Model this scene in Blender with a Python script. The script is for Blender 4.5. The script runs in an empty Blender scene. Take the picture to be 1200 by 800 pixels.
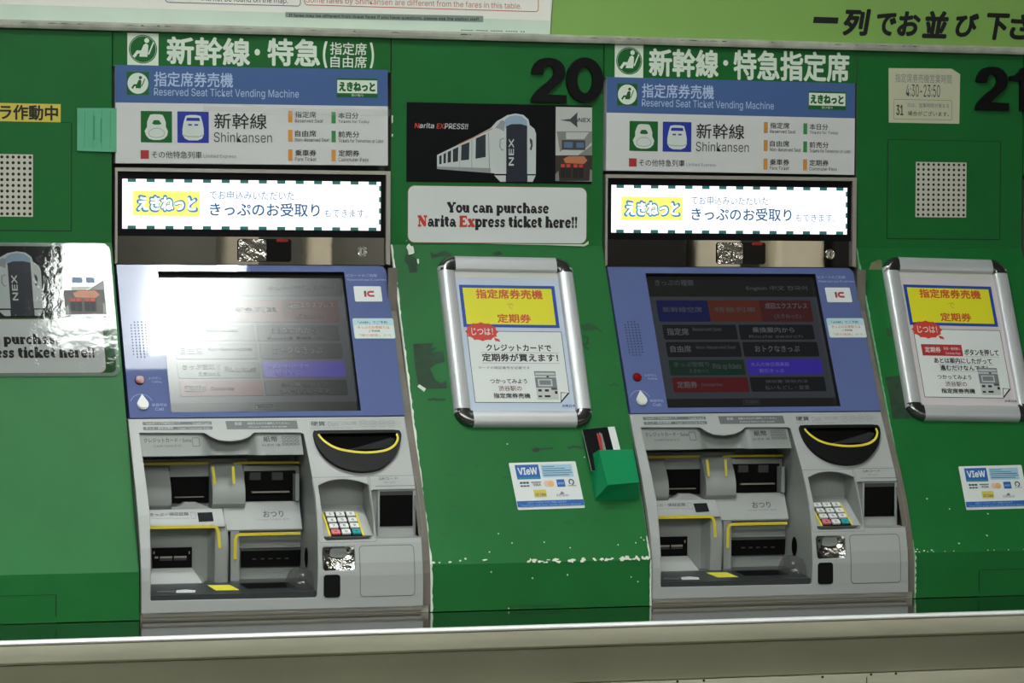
import bpy, bmesh, math, random
from mathutils import Vector, Matrix

random.seed(7)
S = bpy.context.scene
COL = S.collection

# ------------------------------------------------------------------ camera, world, light levels
cam = bpy.data.cameras.new('camera')
cam.sensor_width = 36.0
cam.lens = 3700.46 / 1200 * 36
cam.clip_end = 60
cam_o = bpy.data.objects.new('camera', cam)
COL.objects.link(cam_o)
R = Vector((0.95628453, -0.2923946, 0.00502991))
U = Vector((0.00242154, 0.02511669, 0.99968159))
B = -Vector((0.29242784, 0.95596786, -0.02472675))
m = Matrix((R, U, B)).transposed().to_4x4()
m.translation = (-0.89534779, -5.16366435, 1.38040197)
cam_o.matrix_world = m
S.camera = cam_o

S.view_settings.view_transform = 'Standard'
S.view_settings.look = 'None'
S.view_settings.exposure = 0.11
S.view_settings.gamma = 1.0
S.view_settings.use_curve_mapping = False

w = bpy.data.worlds.new('station_air')
S.world = w
w.use_nodes = True
bg = w.node_tree.nodes['Background']
bg.inputs[0].default_value = (0.84, 0.87, 0.83, 1)
bg.inputs[1].default_value = 0.12

LAMP_TUBE = 74.0      # bare tubes
LAMP_PAN = 13.0       # white reflector pan round the tubes
FILL_FAR = 13.5       # added unseen diffuser rows further out
SLOPE_FILL = 3.8         # base watts of the added lamps that brighten the slopes
FILL_CONC = 20.0     # unseen lights added far behind the viewer to brighten the far wall

# ------------------------------------------------------------------ materials
def lin(c):
    c /= 255.0
    return c / 12.92 if c <= 0.04045 else ((c + 0.055) / 1.055) ** 2.4
def col(rgb):
    if isinstance(rgb, str):
        rgb = tuple(int(rgb[i:i + 2], 16) for i in (0, 2, 4))
    return tuple(lin(x) for x in rgb) + (1.0,)

MATS = {}
def mat(name, rgb=None, rough=0.5, metal=0.0, emit=None, estr=1.0, noise=0.0, nscale=6.0, spec=0.5,
        bump=0.0, bscale=40.0, stretch=(1, 1, 1), coat=0.0, trans=0.0, alpha=1.0, bev=0.0, k=1.0):
    if name in MATS:
        return MATS[name]
    mt = bpy.data.materials.new(name)
    MATS[name] = mt
    mt.use_nodes = True
    nt = mt.node_tree
    p = nt.nodes['Principled BSDF']
    if rgb is not None:
        c = col(rgb)
        c = (c[0] * k, c[1] * k, c[2] * k, 1)
    else:
        c = (0, 0, 0, 1)
    p.inputs['Base Color'].default_value = c
    p.inputs['Roughness'].default_value = rough
    p.inputs['Metallic'].default_value = metal
    p.inputs['Specular IOR Level'].default_value = spec
    p.inputs['Coat Weight'].default_value = coat
    p.inputs['Coat Roughness'].default_value = 0.02
    p.inputs['Transmission Weight'].default_value = trans
    p.inputs['Alpha'].default_value = alpha
    if emit is not None:
        p.inputs['Emission Color'].default_value = col(emit)
        p.inputs['Emission Strength'].default_value = estr
    if noise or bump:
        tc = nt.nodes.new('ShaderNodeTexCoord')
        mp = nt.nodes.new('ShaderNodeMapping')
        mp.inputs['Scale'].default_value = stretch
        nt.links.new(tc.outputs['Object'], mp.inputs['Vector'])
    if noise:
        nz = nt.nodes.new('ShaderNodeTexNoise')
        nz.inputs['Scale'].default_value = nscale
        nz.inputs['Detail'].default_value = 6
        nt.links.new(mp.outputs[0], nz.inputs['Vector'])
        mr = nt.nodes.new('ShaderNodeMapRange')
        mr.inputs['From Min'].default_value = 0.3
        mr.inputs['From Max'].default_value = 0.7
        mr.inputs['To Min'].default_value = 1 - noise
        mr.inputs['To Max'].default_value = 1 + noise
        nt.links.new(nz.outputs['Fac'], mr.inputs['Value'])
        mx = nt.nodes.new('ShaderNodeVectorMath')
        mx.operation = 'SCALE'
        mx.inputs[0].default_value = c[:3]
        nt.links.new(mr.outputs[0], mx.inputs['Scale'])
        nt.links.new(mx.outputs[0], p.inputs['Base Color'])
    nrm = None
    if bump:
        n2 = nt.nodes.new('ShaderNodeTexNoise')
        n2.inputs['Scale'].default_value = bscale
        n2.inputs['Detail'].default_value = 3
        nt.links.new(mp.outputs[0], n2.inputs['Vector'])
        bp = nt.nodes.new('ShaderNodeBump')
        bp.inputs['Strength'].default_value = bump
        bp.inputs['Distance'].default_value = 0.01
        nt.links.new(n2.outputs['Fac'], bp.inputs['Height'])
        nt.links.new(bp.outputs[0], p.inputs['Normal'])
        nrm = bp
    if bev:
        bv = nt.nodes.new('ShaderNodeBevel')
        bv.samples = 4
        bv.inputs['Radius'].default_value = bev
        if nrm:
            nt.links.new(nrm.outputs[0], bv.inputs['Normal'])
        nt.links.new(bv.outputs[0], p.inputs['Normal'])
    return mt

GREEN = mat('green_enamel', (18, 105, 44), rough=0.5, noise=0.07, nscale=9, spec=0.3, bump=0.02, bscale=300)
GREEN_HDR = mat('green_sign_face', (26, 102, 44), rough=0.5, spec=0.25)
GREEN_EDGE = mat('pale_green_edge', (120, 175, 130), rough=0.5)
STEEL_SIDE = mat('bare_side_steel', (120, 116, 108), rough=0.5, noise=0.15, nscale=15)
CHIP = mat('bare_primer', (222, 230, 214), rough=0.6)
RESID = mat('tape_residue', (28, 62, 38), rough=0.7, noise=0.35, nscale=60)
RESID_PALE = mat('old_tape', (112, 116, 84), rough=0.7, noise=0.2, nscale=60)
SCUFF = mat('scuff_mark', (26, 80, 42), rough=0.7)
WHITE = mat('white_print', (226, 230, 228), rough=0.45)
WHITE_SIGN = mat('white_sign_face', (222, 223, 222), rough=0.4)
WHITE_LET = mat('white_lettering', (228, 240, 224), rough=0.5)
BLUE_BAND = mat('blue_sign_band', (74, 104, 156), rough=0.5, spec=0.25)
PALE_BLUE = mat('pale_blue_print', (186, 206, 236), rough=0.5)
BLACK = mat('black_print', (14, 14, 16), rough=0.5)
INK = mat('grey_ink', (62, 62, 66), rough=0.5)
INK_LT = mat('light_grey_ink', (130, 132, 134), rough=0.5)
ORANGE = mat('orange_print', (222, 152, 62), rough=0.5)
GREEN_PR = mat('green_print', (60, 150, 78), rough=0.5)
RED_PR = mat('red_print', (176, 44, 48), rough=0.5)
RED_TXT = mat('red_lettering', (206, 62, 48), rough=0.5)
NAVY_PR = mat('deep_blue_print', (24, 48, 160), rough=0.5)
BLACK_DIGIT = mat('black_acrylic', (8, 9, 10), rough=0.5, spec=0.2)
CHROME_FRAME = mat('satin_frame_metal', (188, 186, 178), rough=0.35, metal=0.85, bump=0.01, bscale=200, stretch=(1, 1, 1))
MIRROR = mat('polished_steel', (190, 186, 178), rough=0.012, metal=1.0, bump=0.002, bscale=14)
BEZEL = mat('black_bezel', (6, 6, 8), rough=0.5, spec=.15)
SMOKED = mat('smoked_window', (10, 10, 12), rough=0.15, spec=0.3)
CHROME = mat('chrome', (205, 203, 198), rough=0.12, metal=1.0, bump=0.5, bscale=55)
TOUCH_BLUE = mat('blue_fascia', (94, 107, 156), rough=0.6, spec=0.1, coat=0.8)
GASKET = mat('black_gasket', (10, 11, 18), rough=0.7)
SCREEN_BG = mat('lcd_ground', (8, 8, 9), rough=0.19, emit=(68, 72, 78), estr=0.42, spec=0.62)
def lcd(n, rgb, s=0.36):
    return mat('lcd_' + n, (5, 5, 6), rough=0.19, emit=rgb, estr=s, spec=0.62)
L_HEAD = lcd('header', (42, 44, 42)); L_DARK = lcd('charcoal', (36, 39, 42)); L_BLUE = lcd('navy', (36, 40, 92))
L_ORNG = lcd('rust', (106, 54, 44)); L_BRWN = lcd('brown', (86, 44, 44)); L_VIOL = lcd('violet', (62, 50, 160), 0.5)
L_GRN = lcd('green', (34, 62, 50)); L_RED = lcd('red', (102, 38, 40)); L_TXT = lcd('text', (116, 120, 122)); L_TXT2 = lcd('faint_text', (92, 96, 100))
FASCIA = mat('grey_plastic', (172, 175, 173), rough=0.45, bev=0.0025)
FASCIA_IN = mat('grey_plastic_inner', (154, 158, 155), rough=0.5, bev=0.002)  # recess shade put into a darker copy of the grey plastic
FASCIA_DK = mat('grey_label_strip', (98, 104, 104), rough=0.5)
PALE_TXT = mat('pale_lettering', (196, 202, 202), rough=0.5)
DARK_TRAY = mat('charcoal_tray', (52, 56, 58), rough=0.3)
BLACK_PL = mat('black_plastic', (7, 8, 8), rough=0.5, spec=0.2)
SLOT = mat('slot_black', (3, 3, 3), rough=0.6, spec=0.15)
TAB = mat('slot_tab_grey', (64, 66, 66), rough=0.4)
YELLOW = mat('yellow_guide', (226, 208, 62), rough=0.5)
YEL_PRINT = mat('yellow_print', (226, 220, 62), rough=0.5)
KEY_W = mat('white_key', (232, 234, 232), rough=0.4); KEY_R = mat('pink_key', (226, 120, 130), rough=0.4); KEY_T = mat('teal_key', (40, 160, 168), rough=0.4)
CLEAR = mat('smoky_clear_dome', (84, 84, 82), rough=0.06, alpha=0.36, spec=1.0)
LED_RED = mat('red_call_lamp', (70, 8, 12), rough=0.15, emit=(150, 10, 20), estr=0.35)
BTN = mat('ivory_button', (226, 228, 222), rough=0.35)
PLINTH = mat('plinth_steel', (176, 172, 160), rough=0.4, metal=0.3)
STAINLESS = mat('brushed_stainless', (222, 220, 196), rough=0.4, metal=0.45, noise=0.10, nscale=5, stretch=(1, 1, 6), bump=0.03, bscale=160)
STAINLESS_TOP = mat('polished_counter_top', (110, 112, 110), rough=0.09, metal=1.0)
EDGE_GLINT = mat('counter_edge_glint', (253, 253, 252), rough=0.25, metal=0.1)  # lamp highlight along the bullnose put into a near-white colour
STAINLESS_LOW = mat('shaded_stainless', (146, 146, 122), rough=0.5, metal=0.4, noise=0.10, nscale=5, bump=0.03, bscale=160)  # shade below the apron rail put into a darker steel colour
ALU = mat('anodised_aluminium', (208, 210, 212), rough=0.38, metal=0.35)
ALU_CORNER = mat('grey_corner_cap', (118, 118, 116), rough=0.2, metal=0.9)
POSTER_BG = mat('poster_pale_blue', (196, 208, 226), rough=0.3); POSTER_BG2 = mat('poster_pale_pink', (214, 206, 208), rough=0.3)
POSTER_BLUE = mat('poster_blue', (28, 70, 158), rough=0.4); POSTER_YEL = mat('poster_yellow', (232, 226, 44), rough=0.4)
def film_mat(name, rough, bump, bscale, ior):
    mt = bpy.data.materials.new(name); mt.use_nodes = True; nt = mt.node_tree; nt.nodes.clear()
    out = nt.nodes.new('ShaderNodeOutputMaterial'); mix = nt.nodes.new('ShaderNodeMixShader'); fr = nt.nodes.new('ShaderNodeFresnel')
    tr = nt.nodes.new('ShaderNodeBsdfTransparent'); gl = nt.nodes.new('ShaderNodeBsdfGlossy'); tc = nt.nodes.new('ShaderNodeTexCoord')
    nz = nt.nodes.new('ShaderNodeTexNoise'); bp = nt.nodes.new('ShaderNodeBump')
    fr.inputs['IOR'].default_value = ior; gl.inputs['Roughness'].default_value = rough; nz.inputs['Scale'].default_value = bscale; nz.inputs['Detail'].default_value = 4
    bp.inputs['Strength'].default_value = bump; bp.inputs['Distance'].default_value = .004
    nt.links.new(tc.outputs['Object'], nz.inputs['Vector']); nt.links.new(nz.outputs['Fac'], bp.inputs['Height']); nt.links.new(bp.outputs[0], gl.inputs['Normal'])
    nt.links.new(fr.outputs[0], mix.inputs[0]); nt.links.new(tr.outputs[0], mix.inputs[1]); nt.links.new(gl.outputs[0], mix.inputs[2]); nt.links.new(mix.outputs[0], out.inputs[0])
    return mt
FILM = film_mat('clear_laminate_film', .05, .11, 34, 1.9)
FILM_EDGE = mat('milky_laminate_edge', (214, 240, 222), rough=0.2, alpha=0.45)
TEAL_PAPER = mat('teal_tracing_paper', (104, 196, 152), rough=0.5, noise=0.08, nscale=30, alpha=0.86)
POCKET = mat('green_pocket_plastic', (10, 138, 84), rough=0.3, bev=0.002)
PAPER_OLD = mat('yellowed_paper', (206, 206, 176), rough=0.6)
PERF = mat('perforated_cream_plate', (206, 204, 190), rough=0.5)
HOLE = mat('dark_hole', (38, 34, 24), rough=0.8)
SEAM = mat('dark_seam', (16, 48, 26), rough=0.8)
DARKGAP = mat('dark_gap', (12, 16, 14), rough=0.8)
LEDGE = mat('dusty_ledge', (176, 178, 164), rough=0.6, noise=0.25, nscale=30)
FARE = mat('white_fare_board', (250, 250, 240), rough=0.3); FARE_LOW = mat('pale_green_glass_band', (222, 240, 224), rough=0.25, noise=0.04, nscale=10)
LIME = mat('lime_banner', (138, 182, 92), rough=0.45, noise=0.04, nscale=3)
LIME_LT = mat('pale_stripe', (176, 214, 132), rough=0.45)
STRIP_GREY = mat('grey_notice', (140, 156, 146), rough=0.5)
SILVER_SEAL = mat('silver_tag', (214, 218, 218), rough=0.3)

# ------------------------------------------------------------------ surfaces of the place (metres)
PZ = (.828, .88, .90, .93, .98, 1.03, 1.075, 1.128, 1.30)
PY = (-.268, -.267, -.2645, -.257, -.236, -.2085, -.180, -.1463, -.0567)
def Yp(z):
    if z <= PZ[0]: return PY[0]
    for i in range(len(PZ) - 1):
        if z <= PZ[i + 1]:
            t = (z - PZ[i]) / (PZ[i + 1] - PZ[i]); return PY[i] + t * (PY[i + 1] - PY[i])
    return PY[-1]
def wallF(a, b, d=0): return Vector((a, -d, b))
def yF(y0):
    return lambda a, b, d=0: Vector((a, y0 - d, b))
GA = math.atan2(.259, .518)
def slopeF(a, s, d=0):                       # green sloping panels, s measured up from the fold
    return Vector((a, s * math.sin(GA) - d * math.cos(GA), 1.411 + s * math.cos(GA) + d * math.sin(GA)))
FA = math.atan2(.1291, .248)
def faceF(a, s, d=0):                        # tilted touch-screen fascia
    return Vector((a, -.0168 + s * math.sin(FA) - d * math.cos(FA), 1.376 + s * math.cos(FA) + d * math.sin(FA)))
def profF(a, z, d=0):                        # curved lower fascia
    e = .004
    t = Vector((0, Yp(z + e) - Yp(z - e), 2 * e)).normalized()
    n = Vector((0, -t.z, t.y))
    return Vector((a, Yp(z), z)) + n * d
KP0, KP1 = Vector((0, -.175, .985)), Vector((0, -.245, .9415))
_kd = (KP0 - KP1).normalized(); _kn = Vector((0, -_kd.z, _kd.y))
def keyF(a, s, d=0): return KP0 + Vector((a, 0, 0)) + _kd * s + _kn * d
def shift(fr, da, db):
    return lambda a, b, d=0: fr(a + da, b + db, d)

# ------------------------------------------------------------------ mesh builder
_tc = {}
FONT = None
try:
    FONT = bpy.data.fonts.load(bpy.utils.system_resource('DATAFILES') + '/fonts/Inter.woff2')
except Exception:
    FONT = None
def text_geo(s, res):
    key = (s, res)
    if key not in _tc:
        cu = bpy.data.curves.new('t', 'FONT')
        cu.body = s; cu.resolution_u = res
        if FONT and all(ord(c) < 128 for c in s): cu.font = FONT
        o = bpy.data.objects.new('t', cu); COL.objects.link(o)
        bpy.context.view_layer.update()
        dg = bpy.context.evaluated_depsgraph_get()
        me = bpy.data.meshes.new_from_object(o.evaluated_get(dg))
        vs = [(v.co.x, v.co.y) for v in me.vertices]; fs = [tuple(p.vertices) for p in me.polygons]
        bpy.data.objects.remove(o); bpy.data.curves.remove(cu); bpy.data.meshes.remove(me)
        x0 = min(v[0] for v in vs); x1 = max(v[0] for v in vs); y0 = min(v[1] for v in vs); y1 = max(v[1] for v in vs)
        _tc[key] = ([((x - x0) / (x1 - x0), (y - y0) / max(1e-6, y1 - y0)) for x, y in vs], fs, (x1 - x0) / max(1e-6, y1 - y0))
    return _tc[key]

def arc(cx, cy, rx, ry, a0, a1, n=16):
    return [(cx + rx * math.cos(math.radians(a0 + (a1 - a0) * i / n)), cy + ry * math.sin(math.radians(a0 + (a1 - a0) * i / n))) for i in range(n + 1)]
def rrect(a0, b0, a1, b1, r, n=6):
    r = min(r, abs(a1 - a0) / 2, abs(b1 - b0) / 2)
    return (arc(a1 - r, b1 - r, r, r, 0, 90, n) + arc(a0 + r, b1 - r, r, r, 90, 180, n)
            + arc(a0 + r, b0 + r, r, r, 180, 270, n) + arc(a1 - r, b0 + r, r, r, 270, 360, n))

def smooth(pts, n=5, closed=False):
    out = []; N = len(pts); g = (lambda i: pts[i % N]) if closed else (lambda i: pts[max(0, min(N - 1, i))])
    for i in range(N if closed else N - 1):
        p0, p1, p2, p3 = g(i - 1), g(i), g(i + 1), g(i + 2)
        for k in range(n):
            t = k / n
            out.append(tuple(.5 * (2 * p1[c] + (p2[c] - p0[c]) * t + (2 * p0[c] - 5 * p1[c] + 4 * p2[c] - p3[c]) * t * t + (3 * p1[c] - p0[c] - 3 * p2[c] + p3[c]) * t ** 3) for c in (0, 1)))
    if not closed: out.append(pts[-1])
    return out
class MB:
    def __init__(s):
        s.v = []; s.f = []; s.m = []; s.mats = []; s.lay = 0
    def mi(s, mt):
        if mt not in s.mats: s.mats.append(mt)
        return s.mats.index(mt)
    def add(s, vs, fs, mt):
        o = len(s.v); s.v += [tuple(v) for v in vs]; k = s.mi(mt)
        for f in fs:
            s.f.append(tuple(i + o for i in f)); s.m.append(k)
    def nd(s, d):
        s.lay += 1
        return d + 0.00003 * s.lay
    def poly(s, pts, fr, d, mt):             # flat printed shape
        d = s.nd(d)
        s.add([fr(p[0], p[1], d) for p in pts], [tuple(range(len(pts)))], mt)
    def rect(s, a0, b0, a1, b1, fr, d, mt):
        s.poly([(a0, b0), (a1, b0), (a1, b1), (a0, b1)], fr, d, mt)
    def rr(s, a0, b0, a1, b1, r, fr, d, mt):
        s.poly(rrect(min(a0, a1), min(b0, b1), max(a0, a1), max(b0, b1), r), fr, d, mt)
    def slab(s, pts, fr, d0, d1, mt, side=None):   # d0 back, d1 front
        n = len(pts)
        vs = [fr(p[0], p[1], d0) for p in pts] + [fr(p[0], p[1], d1) for p in pts]
        s.add(vs, [tuple(range(n, 2 * n)), tuple(reversed(range(n)))], mt)
        s.add(vs, [(i, (i + 1) % n, n + (i + 1) % n, n + i) for i in range(n)], side or mt)
    def bx(s, a0, b0, a1, b1, fr, d0, d1, mt, side=None):
        s.slab([(a0, b0), (a1, b0), (a1, b1), (a0, b1)], fr, d0, d1, mt, side)
    def ring(s, outer, inner, fr, d, mt, d2=None):
        n = len(outer); d2 = d if d2 is None else d2
        s.add([fr(p[0], p[1], d) for p in outer] + [fr(p[0], p[1], d2) for p in inner],
              [(i, (i + 1) % n, n + (i + 1) % n, n + i) for i in range(n)], mt)
    def outline(s, a0, b0, a1, b1, r, wd, fr, d, mt):
        d = s.nd(d)
        o, q = rrect(a0, b0, a1, b1, r), rrect(a0 + wd, b0 + wd, a1 - wd, b1 - wd, max(1e-5, r - wd))
        O, Q = [], []
        for i in range(len(o)):
            j = (i + 1) % len(o); n = max(1, int(math.hypot(o[j][0] - o[i][0], o[j][1] - o[i][1]) / .008))
            for k in range(n):
                t = k / n; O.append((o[i][0] + (o[j][0] - o[i][0]) * t, o[i][1] + (o[j][1] - o[i][1]) * t)); Q.append((q[i][0] + (q[j][0] - q[i][0]) * t, q[i][1] + (q[j][1] - q[i][1]) * t))
        s.ring(O, Q, fr, d, mt)
    def stroke(s, pts, wd, fr, d, mt, closed=False):
        d = s.nd(d); n = len(pts); L = []; Rr = []
        for i in range(n):
            a = pts[i - 1] if (i > 0 or closed) else pts[i]
            b = pts[(i + 1) % n] if (i < n - 1 or closed) else pts[i]
            tx, ty = b[0] - a[0], b[1] - a[1]; l = math.hypot(tx, ty) or 1
            nx, ny = -ty / l * wd / 2, tx / l * wd / 2
            L.append((pts[i][0] + nx, pts[i][1] + ny)); Rr.append((pts[i][0] - nx, pts[i][1] - ny))
        vs = [fr(p[0], p[1], d) for p in L + Rr]
        s.add(vs, [(i, (i + 1) % n, n + (i + 1) % n, n + i) for i in range(n if closed else n - 1)], mt)
    def disc(s, a, b, r, fr, d, mt, n=16, ry=None):
        s.poly(arc(a, b, r, ry or r, 0, 360 - 360 / n, n - 1), fr, d, mt)
    def text(s, t, a0, b0, a1, b1, fr, d, mt, bold=0.012, res=3, shear=0.0):
        vs, fs, asp = text_geo(t, res)
        W_, H_ = a1 - a0, b1 - b0
        em = H_ if len(t) and ord(t[0]) > 0x2fff else H_ * 1.3
        r = bold * abs(em)
        if r < 1e-6: offs = [(0, 0)]
        elif bold < .015: offs = [(-r, -r), (r, -r), (-r, r), (r, r)]
        else:
            n = 8 if bold < .04 else 14
            offs = [(r * math.cos(2 * math.pi * i / n), r * math.sin(2 * math.pi * i / n)) for i in range(n)]
            if bold >= .04: offs += [(0, 0)] + [(x * .5, y * .5) for x, y in offs[:14:2]]
        x0, x1, y0, y1 = a0 + r, a1 - r, b0 + r, b1 - r
        base = s.nd(d)
        for k, (ox, oy) in enumerate(offs):
            dd = base + .000002 * k
            s.add([fr(x0 + x * (x1 - x0) + shear * (y * H_) + ox, y0 + y * (y1 - y0) + oy, dd) for x, y in vs], fs, mt)
    def box3(s, x0, x1, y0, y1, z0, z1, mt):
        s.bx(x0, z0, x1, z1, yF(0), -max(y0, y1), -min(y0, y1), mt)
    def prism_x(s, yz, x0, x1, mt, cap=None):
        n = len(yz); vs = [(x0, y, z) for y, z in yz] + [(x1, y, z) for y, z in yz]
        s.add(vs, [(i, (i + 1) % n, n + (i + 1) % n, n + i) for i in range(n)], mt)
        s.add(vs, [tuple(reversed(range(n))), tuple(range(n, 2 * n))], cap or mt)
    def mesh(s, name, origin=(0, 0, 0), smooth=None, fix=True):
        me = bpy.data.meshes.new(name)
        o = Vector(origin)
        me.from_pydata([tuple(Vector(v) - o) for v in s.v], [], s.f)
        for mt in s.mats: me.materials.append(mt)
        me.polygons.foreach_set('material_index', s.m)
        if fix:
            bm = bmesh.new(); bm.from_mesh(me)
            bmesh.ops.recalc_face_normals(bm, faces=bm.faces)
            bm.to_mesh(me); bm.free()
        if smooth:
            me.polygons.foreach_set('use_smooth', [True] * len(me.polygons))
            me.set_sharp_from_angle(angle=math.radians(smooth))
        me.update()
        return me
    def build(s, name, parent=None, smooth=None, fix=True):
        org = world_loc(parent) if parent else (0, 0, 0)
        return link(name, s.mesh(name, org, smooth, fix), parent)

def world_loc(o):
    v = Vector((0, 0, 0))
    while o is not None:
        v += o.location; o = o.parent
    return v
def link(name, me, parent=None):
    o = bpy.data.objects.new(name, me); COL.objects.link(o)
    if parent: o.parent = parent
    return o
def tag(o, label, cat, group=None):
    o['label'] = label; o['category'] = cat
    if group: o['group'] = group
    return o
def thing(name, label, cat, loc, group=None):
    o = bpy.data.objects.new(name, None); COL.objects.link(o)
    o.location = loc; o.empty_display_size = 0.05
    return tag(o, label, cat, group)
def structure(name, mb, **k):
    o = mb.build(name, None, **k); o['kind'] = 'structure'; return o
def dup(root, loc, label, roty=None):
    r = root.copy(); COL.objects.link(r); r.location = loc; r['label'] = label
    if roty is not None: r.rotation_euler.y = roty
    for ch in list(root.children):
        c = ch.copy(); COL.objects.link(c); c.parent = r
        for g in ch.children:
            d = g.copy(); COL.objects.link(d); d.parent = c
    return r
def carve(solid, cutters, name, parent, smooth=None):
    a = link('tmp_solid', solid.mesh('tmp_solid'))
    cs = []
    for i, c in enumerate(cutters):
        k = link('tmp_cut', c.mesh('tmp_cut')); cs.append(k)
        md = a.modifiers.new('b%d' % i, 'BOOLEAN'); md.operation = 'DIFFERENCE'; md.solver = 'EXACT'; md.object = k
    bpy.context.view_layer.update()
    me = bpy.data.meshes.new_from_object(a.evaluated_get(bpy.context.evaluated_depsgraph_get()))
    for k in cs + [a]:
        dm = k.data; bpy.data.objects.remove(k); bpy.data.meshes.remove(dm)
    me.name = name
    me.transform(Matrix.Translation(-world_loc(parent)))
    if smooth:
        me.polygons.foreach_set('use_smooth', [True] * len(me.polygons))
        me.set_sharp_from_angle(angle=math.radians(smooth))
    return link(name, me, parent)

# ------------------------------------------------------------------ slab-serif letters drawn from strokes
def slab_glyphs():
    W_, T, V = .20, .09, .105
    def oval(cx, cy, rx, ry, a0=0, a1=360, n=20): return arc(cx, cy, rx, ry, a0, a1, n)
    G = {}
    H = lambda x0, x1, y: ([(x0, y), (x1, y)], V)           # serif bar
    S_ = lambda x, y0, y1, w=W_: ([(x, y0), (x, y1)], w)    # stem
    G['Y'] = (.74, [([(.10, .70), (.37, .30)], W_), ([(.62, .70), (.37, .30)], T), S_(.37, 0, .33), H(-.02, .27, .665), H(.48, .74, .665), H(.20, .54, .04)])
    G['o'] = (.52, [(oval(.26, .25, .19, .21), .135)])
    G['u'] = (.62, [S_(.14, .18, .50), (arc(.28, .20, .14, .155, 180, 330, 10), .11), S_(.45, 0, .50), H(0, .2, .465), H(.32, .5, .465), H(.45, .6, .04)])
    G['c'] = (.50, [(oval(.26, .25, .19, .21, 50, 320), .13), ([(.36, .37), (.40, .37)], .13)])
    G['a'] = (.56, [(oval(.19, .15, .125, .11), .11), (arc(.24, .33, .15, .13, 160, 0, 8), .10), S_(.40, .05, .34, .15), H(.38, .56, .04), ([(.08, .36), (.14, .36)], .1)])
    G['n'] = (.66, [S_(.14, 0, .50), (arc(.32, .30, .16, .165, 160, 0, 10), .11), S_(.48, 0, .30), H(0, .2, .465), H(0, .28, .04), H(.36, .64, .04)])
    G['p'] = (.60, [S_(.14, -.20, .50), (arc(.32, .25, .18, .20, 150, -150, 16), .13), H(0, .2, .465), H(0, .28, -.16)])
    G['r'] = (.48, [S_(.14, 0, .50), (arc(.32, .30, .15, .15, 170, 60, 8), .10), ([(.36, .40), (.44, .40)], .14), H(0, .2, .465), H(0, .30, .04)])
    G['h'] = (.66, [S_(.14, 0, .72), (arc(.32, .30, .16, .165, 160, 0, 10), .11), S_(.48, 0, .30), H(0, .2, .685), H(0, .28, .04), H(.36, .64, .04)])
    G['s'] = (.46, [([(.37, .38), (.28, .45), (.17, .44), (.11, .37), (.15, .29), (.26, .25), (.34, .20), (.35, .11), (.27, .05), (.16, .05), (.08, .13)], .115), S_(.39, .34, .49, .06), S_(.06, .01, .16, .06)])
    G['e'] = (.52, [(oval(.26, .25, .19, .21, 10, 325), .125), ([(.12, .26), (.44, .26)], .07)])
    G['N'] = (.84, [S_(.14, 0, .70, .08), ([(.14, .68), (.64, .05)], W_), S_(.64, 0, .70, .08), H(-.02, .22, .665), H(0, .28, .04), H(.50, .80, .665)])
    G['i'] = (.32, [S_(.16, 0, .50), H(0, .2, .465), H(0, .32, .04), ([(.08, .65), (.24, .65)], .15)])
    G['t'] = (.42, [S_(.17, .10, .66), (arc(.26, .14, .10, .105, 180, 330, 8), .09), H(0, .38, .465)])
    G['E'] = (.70, [S_(.16, 0, .70), H(0, .62, .665), H(0, .64, .04), H(.16, .44, .36), S_(.60, .50, .70, .07), S_(.62, 0, .20, .07), S_(.44, .26, .46, .06)])
    G['x'] = (.62, [([(.14, .48), (.46, .02)], W_), ([(.46, .48), (.14, .02)], T), H(0, .28, .465), H(.36, .6, .465), H(0, .26, .04), H(.33, .62, .04)])
    G['k'] = (.66, [S_(.14, 0, .72), ([(.18, .20), (.48, .46)], T), ([(.26, .28), (.50, .03)], W_), H(0, .2, .685), H(0, .28, .04), H(.36, .62, .465), H(.38, .66, .04)])
    G['!'] = (.26, [([(.13, .72), (.13, .48)], .15), ([(.13, .48), (.13, .22)], .09), ([(.06, .07), (.20, .07)], .15)])
    return G
SLAB = slab_glyphs()
def slab_width(t): return sum(.26 if c == ' ' else SLAB[c][0] + .03 for c in t)
def slab_text(mb, runs, a0, a1, base, cap, fr, d):
    tot = sum(slab_width(t) for t, _ in runs); kx = (a1 - a0) / tot; ky = cap / .70; x = 0
    for t, mt in runs:
        for c in t:
            if c == ' ': x += .26; continue
            adv, st = SLAB[c]
            for pts, wd in st:
                q = [(p[0], p[1]) for p in pts]
                mb.stroke(q, wd * 1.36, lambda a, b, dd=0, x=x: fr(a0 + (a + x) * kx, base + b * ky, dd), d, mt)
                mb.lay -= 0.9
            x += adv + .03

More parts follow.
